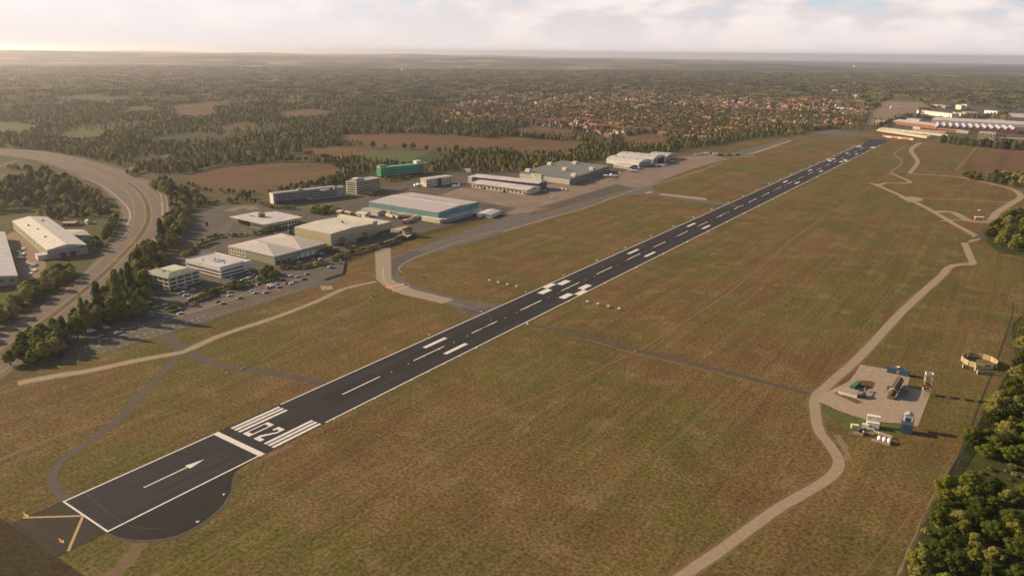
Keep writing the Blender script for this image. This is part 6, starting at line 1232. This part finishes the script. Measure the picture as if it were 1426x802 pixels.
# helicopter mock-up
p = flat(G(1202.5,553)); q = flat(G(1205.5,543)); d = (p-q).normalized(); e = empty('training_helicopter', p, 'small dark helicopter-shaped training rig beside the white hut', 'fire trainer', None, math.atan2(-d.y,-d.x)-math.pi/2)
b = MB(); b.lathe([(.02,-2),(.8,-1.4),(1.15,0),(1.05,1.8),(.4,3),(.02,3.2)], 12, (0,0,1.7), axis='y'); b.build('cabin', M('rig steel', (0.10,0.12,0.14), .5, metal=.3), e); b = MB(); b.tube((0,2.6,1.9),(0,9.5,2.3),.35,.16,8); b.build('tail_boom', m_grey, e); b = MB(); b.lathe([(.9,0),(.9,1.0),(.02,1.3)], 10, (0,9.3,1.4)); b.build('tail_drum', m_dark, e)
for x in (-1,1): b = MB(); b.tube((x,-1.6,.15),(x,2.2,.15),.09,.09,6); b.tube((x,-.8,.15),(x*.6,-.8,1.2),.07,.07,6); b.tube((x,1.4,.15),(x*.6,1.4,1.2),.07,.07,6); b.build('skid', m_grey, e)
# lattice tower
p = flat(G(1289,549)); e = empty('lattice_tower', p, 'red and white lattice drill tower at the right edge of the training pad', 'tower', None, 0.25)
for i, (z0, z1) in enumerate(((0,3.1),(3.1,6.2),(6.2,9.3),(9.3,12.2))):
    mt = m_wcream if i in (0,2) else M('tower red %d' % i, (0.28,0.05,0.035), .6)
    if i == 3: mt = m_wcream
    b = MB(); s_ = 1.7
    for x in (-s_,s_):
        for y in (-s_,s_): b.box(x-.19,x+.19,y-.19,y+.19,z0-.05*(i == 0),z1-.01)
    b.build('frame_section', mt, e); b = MB(); b.box(-s_-.2,s_+.2,-s_-.2,s_+.2,z1,z1+.12); b.build('platform', m_dark, e); b = MB(); [b.box(*q_,z1+.13,z1+.5) for q_ in ((-s_-.24,s_+.24,-s_-.24,-s_-.05),(-s_-.24,s_+.24,s_+.05,s_+.24),(-s_-.24,-s_-.05,-s_-.04,s_+.04),(s_+.05,s_+.24,-s_-.04,s_+.04))]; b.build('platform_edge', mt, e)
    b = MB(); b.tube((-s_,-s_,z0+.2),(s_,-s_,z1-.2),.06,.06,5); b.tube((s_,s_,z0+.2),(-s_,s_,z1-.2),.06,.06,5); b.tube((-s_,s_,z0+.2),(-s_,-s_,z1-.2),.06,.06,5); b.build('brace', mt, e)
b = MB()
for x0,x1,y0,y1 in ((-2,2,-2,-1.8),(-2,2,1.8,2),(-2,-1.8,-1.8,1.8),(1.8,2,-1.8,1.8)): b.box(x0,x1,y0,y1,12.72,13.6)
b.build('top_railing', m_wcream, e)
# blue stacked container tower
p = flat(G(1261.5,604)); e = empty('container_tower', p, 'blue stacked-container fire tower topped by a white hut', 'tower', None, 0.12)
b = MB(); b.box(-2.5,2.5,0,4.6,-.1,5.2); b.build('container_stack', m_rib, e); b = MB(); b.box(-2.55,2.55,-.04,4.64,2.5,2.65); b.box(-.06,.06,-.05,0,.1,5.1); b.build('seam', m_dark, e); b = MB(); b.box(-1.9,1.9,4.0,7.4,5.22,8.6); b.build('upper_hut', m_wwhite, e); b = MB(); b.add([(-2.2,3.7,8.6),(2.2,3.7,8.6),(2.2,7.7,8.6),(-2.2,7.7,8.6),(0.3,3.7,9.9),(0.3,7.7,9.9)], [(0,4,5,3),(1,2,5,4),(0,1,4),(2,3,5),(3,2,1,0)]); b.build('upper_roof', m_grey, e); b = MB(); b.box(-1.3,1.3,3.93,4.02,5.3,7.5); b.build('opening', m_navy, e)
for x in (-2.7,2.7): b = MB(); b.tube((x,4.8,-.1),(x,4.8,7),.14,.14,6); b.tube((x,7.4,-.1),(x,7.4,7),.14,.14,6); b.tube((x,4.8,7),(x,7.4,7),.12,.12,6); b.build('stair_frame', m_dark, e)
# plant cluster
e, L = rect_thing('pump_house', 'white two-step pump house at the lower edge of the training pad', 'hut', (1206,595.5), (1223.5,598.8)); b = MB(); b.box(0,L,0,2.6,-.1,3.4); b.build('wall', m_wwhite, e); b = MB(); b.box(-.15,L+.15,2.61,4.8,-.1,5.8); b.build('rear_wall', m_wcream, e); b = MB(); b.box(-.2,L+.2,2.5,5.0,5.8,6.05); b.build('roof', m_wwhite, e); b = MB(); b.box(0,L,-.03,.02,3.0,3.2); b.box(.02,L-.02,2.56,2.6,3.4,3.65); b.build('dark_strip', m_dark, e)  # dark strips at the step between the two tiers
for k in (.2,.85): b = MB(); b.box(L*k-.3,L*k+.3,2.55,2.6,4.5,5.0); b.build('window', m_glass, e)
def boxt(label, a, b_, d, h, mat, name='equipment_cabinet'):
    e, L = rect_thing(name, label, 'cabinet', a, b_); b = MB(); b.box(0,L,0,d,.12,h); b.build('case', mat, e); b = MB(); b.box(-.06,L+.06,-.06,d+.06,h,h+.1); b.build('lid', mat, e); b = MB(); b.box(.1,L-.1,.1,d-.1,-.05,.12); b.build('plinth', m_dark, e)
boxt('cream cabinet at the left end of the tank compound', (1185.3,597), (1195.6,598.2), 2.0, 2.2, m_wcream); boxt('cream cabinet beside the pump house', (1199.4,596.2), (1209,598.4), 2.0, 2.4, m_wcream); boxt('low white cabinet in front of the pump house', (1209.4,599.2), (1217,600.4), 1.6, 1.2, m_wwhite)
cyl_thing('water_tank', 'small dark cylindrical tank in the compound', 'tank', (1197.2,604), 1.15, 2.6, m_dark, m_grey)
m_pw = M('bund wall pink', (0.40,0.27,0.20), .8, .1, .5)
for lab, a, b_ in (('low pinkish bund wall under the dark tank', (1187,603.8), (1201.5,607.2)), ('low pinkish bund wall between dark tank and pump house', (1206.8,604.4), (1216,606.8)), ('long pinkish bund wall in front of the three white tanks', (1213.3,613.6), (1239,620.6)), ('long pinkish bund wall behind the three white tanks', (1216,601.6), (1242,610.4))):
    e, L = rect_thing('bund_wall', lab, 'wall', a, b_); b = MB(); b.box(0,L,0,.45,-.1,1.2); b.build('wall', m_pw, e); b = MB(); b.box(0,.4,.46,2.6,-.1,1.0); b.build('return_wall', m_dark, e); b = MB(); b.box(-.05,L+.05,-.05,.5,1.2,1.3); b.build('coping', m_pw, e)
for i, (x_, y_) in enumerate(((1224,613),(1230.8,614.8),(1237.6,616.6))):
    p = flat(G(x_,y_)); e = empty('gas_tank', p, '%s of the three white rounded gas tanks' % ['left','middle','right'][i], 'tank', 'white gas tanks', .1); b = MB(); b.lathe([(.02,-1.9),(.6,-1.75),(.95,-1.1),(.95,1.1),(.6,1.75),(.02,1.9)], 14, (0,0,1.35), axis='y'); b.build('vessel', m_lamp, e)
    for y in (-1,1): b = MB(); b.box(-.6,.6,y-.12,y+.12,-.05,.65); b.build('saddle', m_dark, e)
for i, (x_, y_) in enumerate(((1224.2,603.8),(1227.4,604.4),(1202.2,602.6))):
    p = flat(G(x_,y_)); e = empty('gas_bottle', p, ['left small white drum behind the tanks','right small white drum behind the tanks','small white drum beside the dark tank'][i], 'drum'); b = MB(); b.lathe([(.02,0),(.5,0),(.5,1.0),(.3,1.2),(.02,1.25)], 12); b.build('drum', m_lamp, e); b = MB(); b.lathe([(.12,1.2),(.12,1.45),(.02,1.46)], 8); b.build('valve', m_grey, e)
# ring wall
m_rw = M('timber buff', (0.37,0.295,0.175), .8, .1, .4)
cc = flat(G(1363.2,505.5)); R_ = (flat(G(1340.3,505.5))-flat(G(1386,506.5))).length/2*.98; e = empty('engine_test_ring', cc, 'round wall of buff panels standing in the grass near the fence, right', 'enclosure', None, .12); n = 14
for i in range(n):
    a0, a1 = 2*math.pi*i/n+.02, 2*math.pi*(i+1)/n-.02; b = MB(); r0, r1 = R_-.25, R_
    vs = [(r*math.cos(a),r*math.sin(a),z) for z in (-.1,3.4) for r,a in ((r0,a0),(r1,a0),(r1,a1),(r0,a1))]; b.add(vs, [(3,2,1,0),(4,5,6,7),(0,1,5,4),(1,2,6,5),(2,3,7,6),(3,0,4,7)]); b.build('panel', m_rw, e)
for lab, a, b_, h in (('rear of the three long buff walls before the ring', (1358.5,513.2), (1381,513.4), 2.2), ('middle of the three long buff walls before the ring', (1358,516.2), (1382,516.6), 2.0), ('front of the three long buff walls before the ring', (1361,520.3), (1385,521.8), 2.2), ('short buff wall left of the three before the ring', (1341,512), (1348.6,512.6), 2.0)):
    e, L = rect_thing('screen_wall', lab, 'wall', a, b_); b = MB(); b.box(0,L,0,.35,-.1,h); b.build('panel', m_rw, e); b = MB(); b.box(-.25,.0,-.5,1.0,-.1,h+.3); b.build('end_panel', m_rw, e); b = MB()
    for k in range(4): b.tube((L*(k+.5)/4,.36,0),(L*(k+.5)/4,.36,h),.08,.08,5)
    b.build('post', m_dark, e)
# arched canopy and clutter by the apron
p = flat(G(651,242)); e = empty('arched_canopy', p, 'white arched canopy behind the left end of the apron sheds', 'canopy', None, .9); b = MB()
for i in range(8):
    t0, t1 = i/8, (i+1)/8; b.add([(x,-12+24*t,4+4*math.sin(math.pi*t)-zz) for zz in (0,.3) for t in (t0,t1) for x in (-4,4)], [(0,2,3,1)[::-1],(4,5,7,6)[::-1],(0,4,6,2),(1,3,7,5)])
b.build('roof', m_roofw, e)
for y in (-11.5,11.5): b = MB(); b.tube((-3.5,y,-.2),(-3.5,y,4.2),.2,.2,8); b.tube((3.5,y,-.2),(3.5,y,4.2),.2,.2,8); b.build('post', m_grey, e)
# yard stock beside the long white shed
rs = random.Random(3)
for i in range(16):
    x_, y_ = rs.uniform(10,48), 0; y_ = 330+ (x_-10)*.9+rs.uniform(-4,22); p = flat(G(x_,y_)); col = rs.choice(['white','rust','grey']); mt = {'white':m_wwhite,'rust':m_tan,'grey':m_grey}[col]
    e = empty('stacked_material', p, 'low %s stack of goods in the yard left of the long white shed' % {'white':'white','rust':'rust brown','grey':'grey'}[col], 'stack', '%s stacks in the left yard' % col, rs.uniform(0,3)); w, d_ = rs.uniform(1.5,4), rs.uniform(1,2.5)
    b = MB(); b.box(-w,w,-d_,d_,.15,rs.uniform(.6,1.5)); b.build('stack', mt, e); b = MB(); b.box(-w,w,-d_*.8,-d_*.6,0,.15); b.box(-w,w,d_*.6,d_*.8,0,.15); b.build('bearer', m_wood, e)
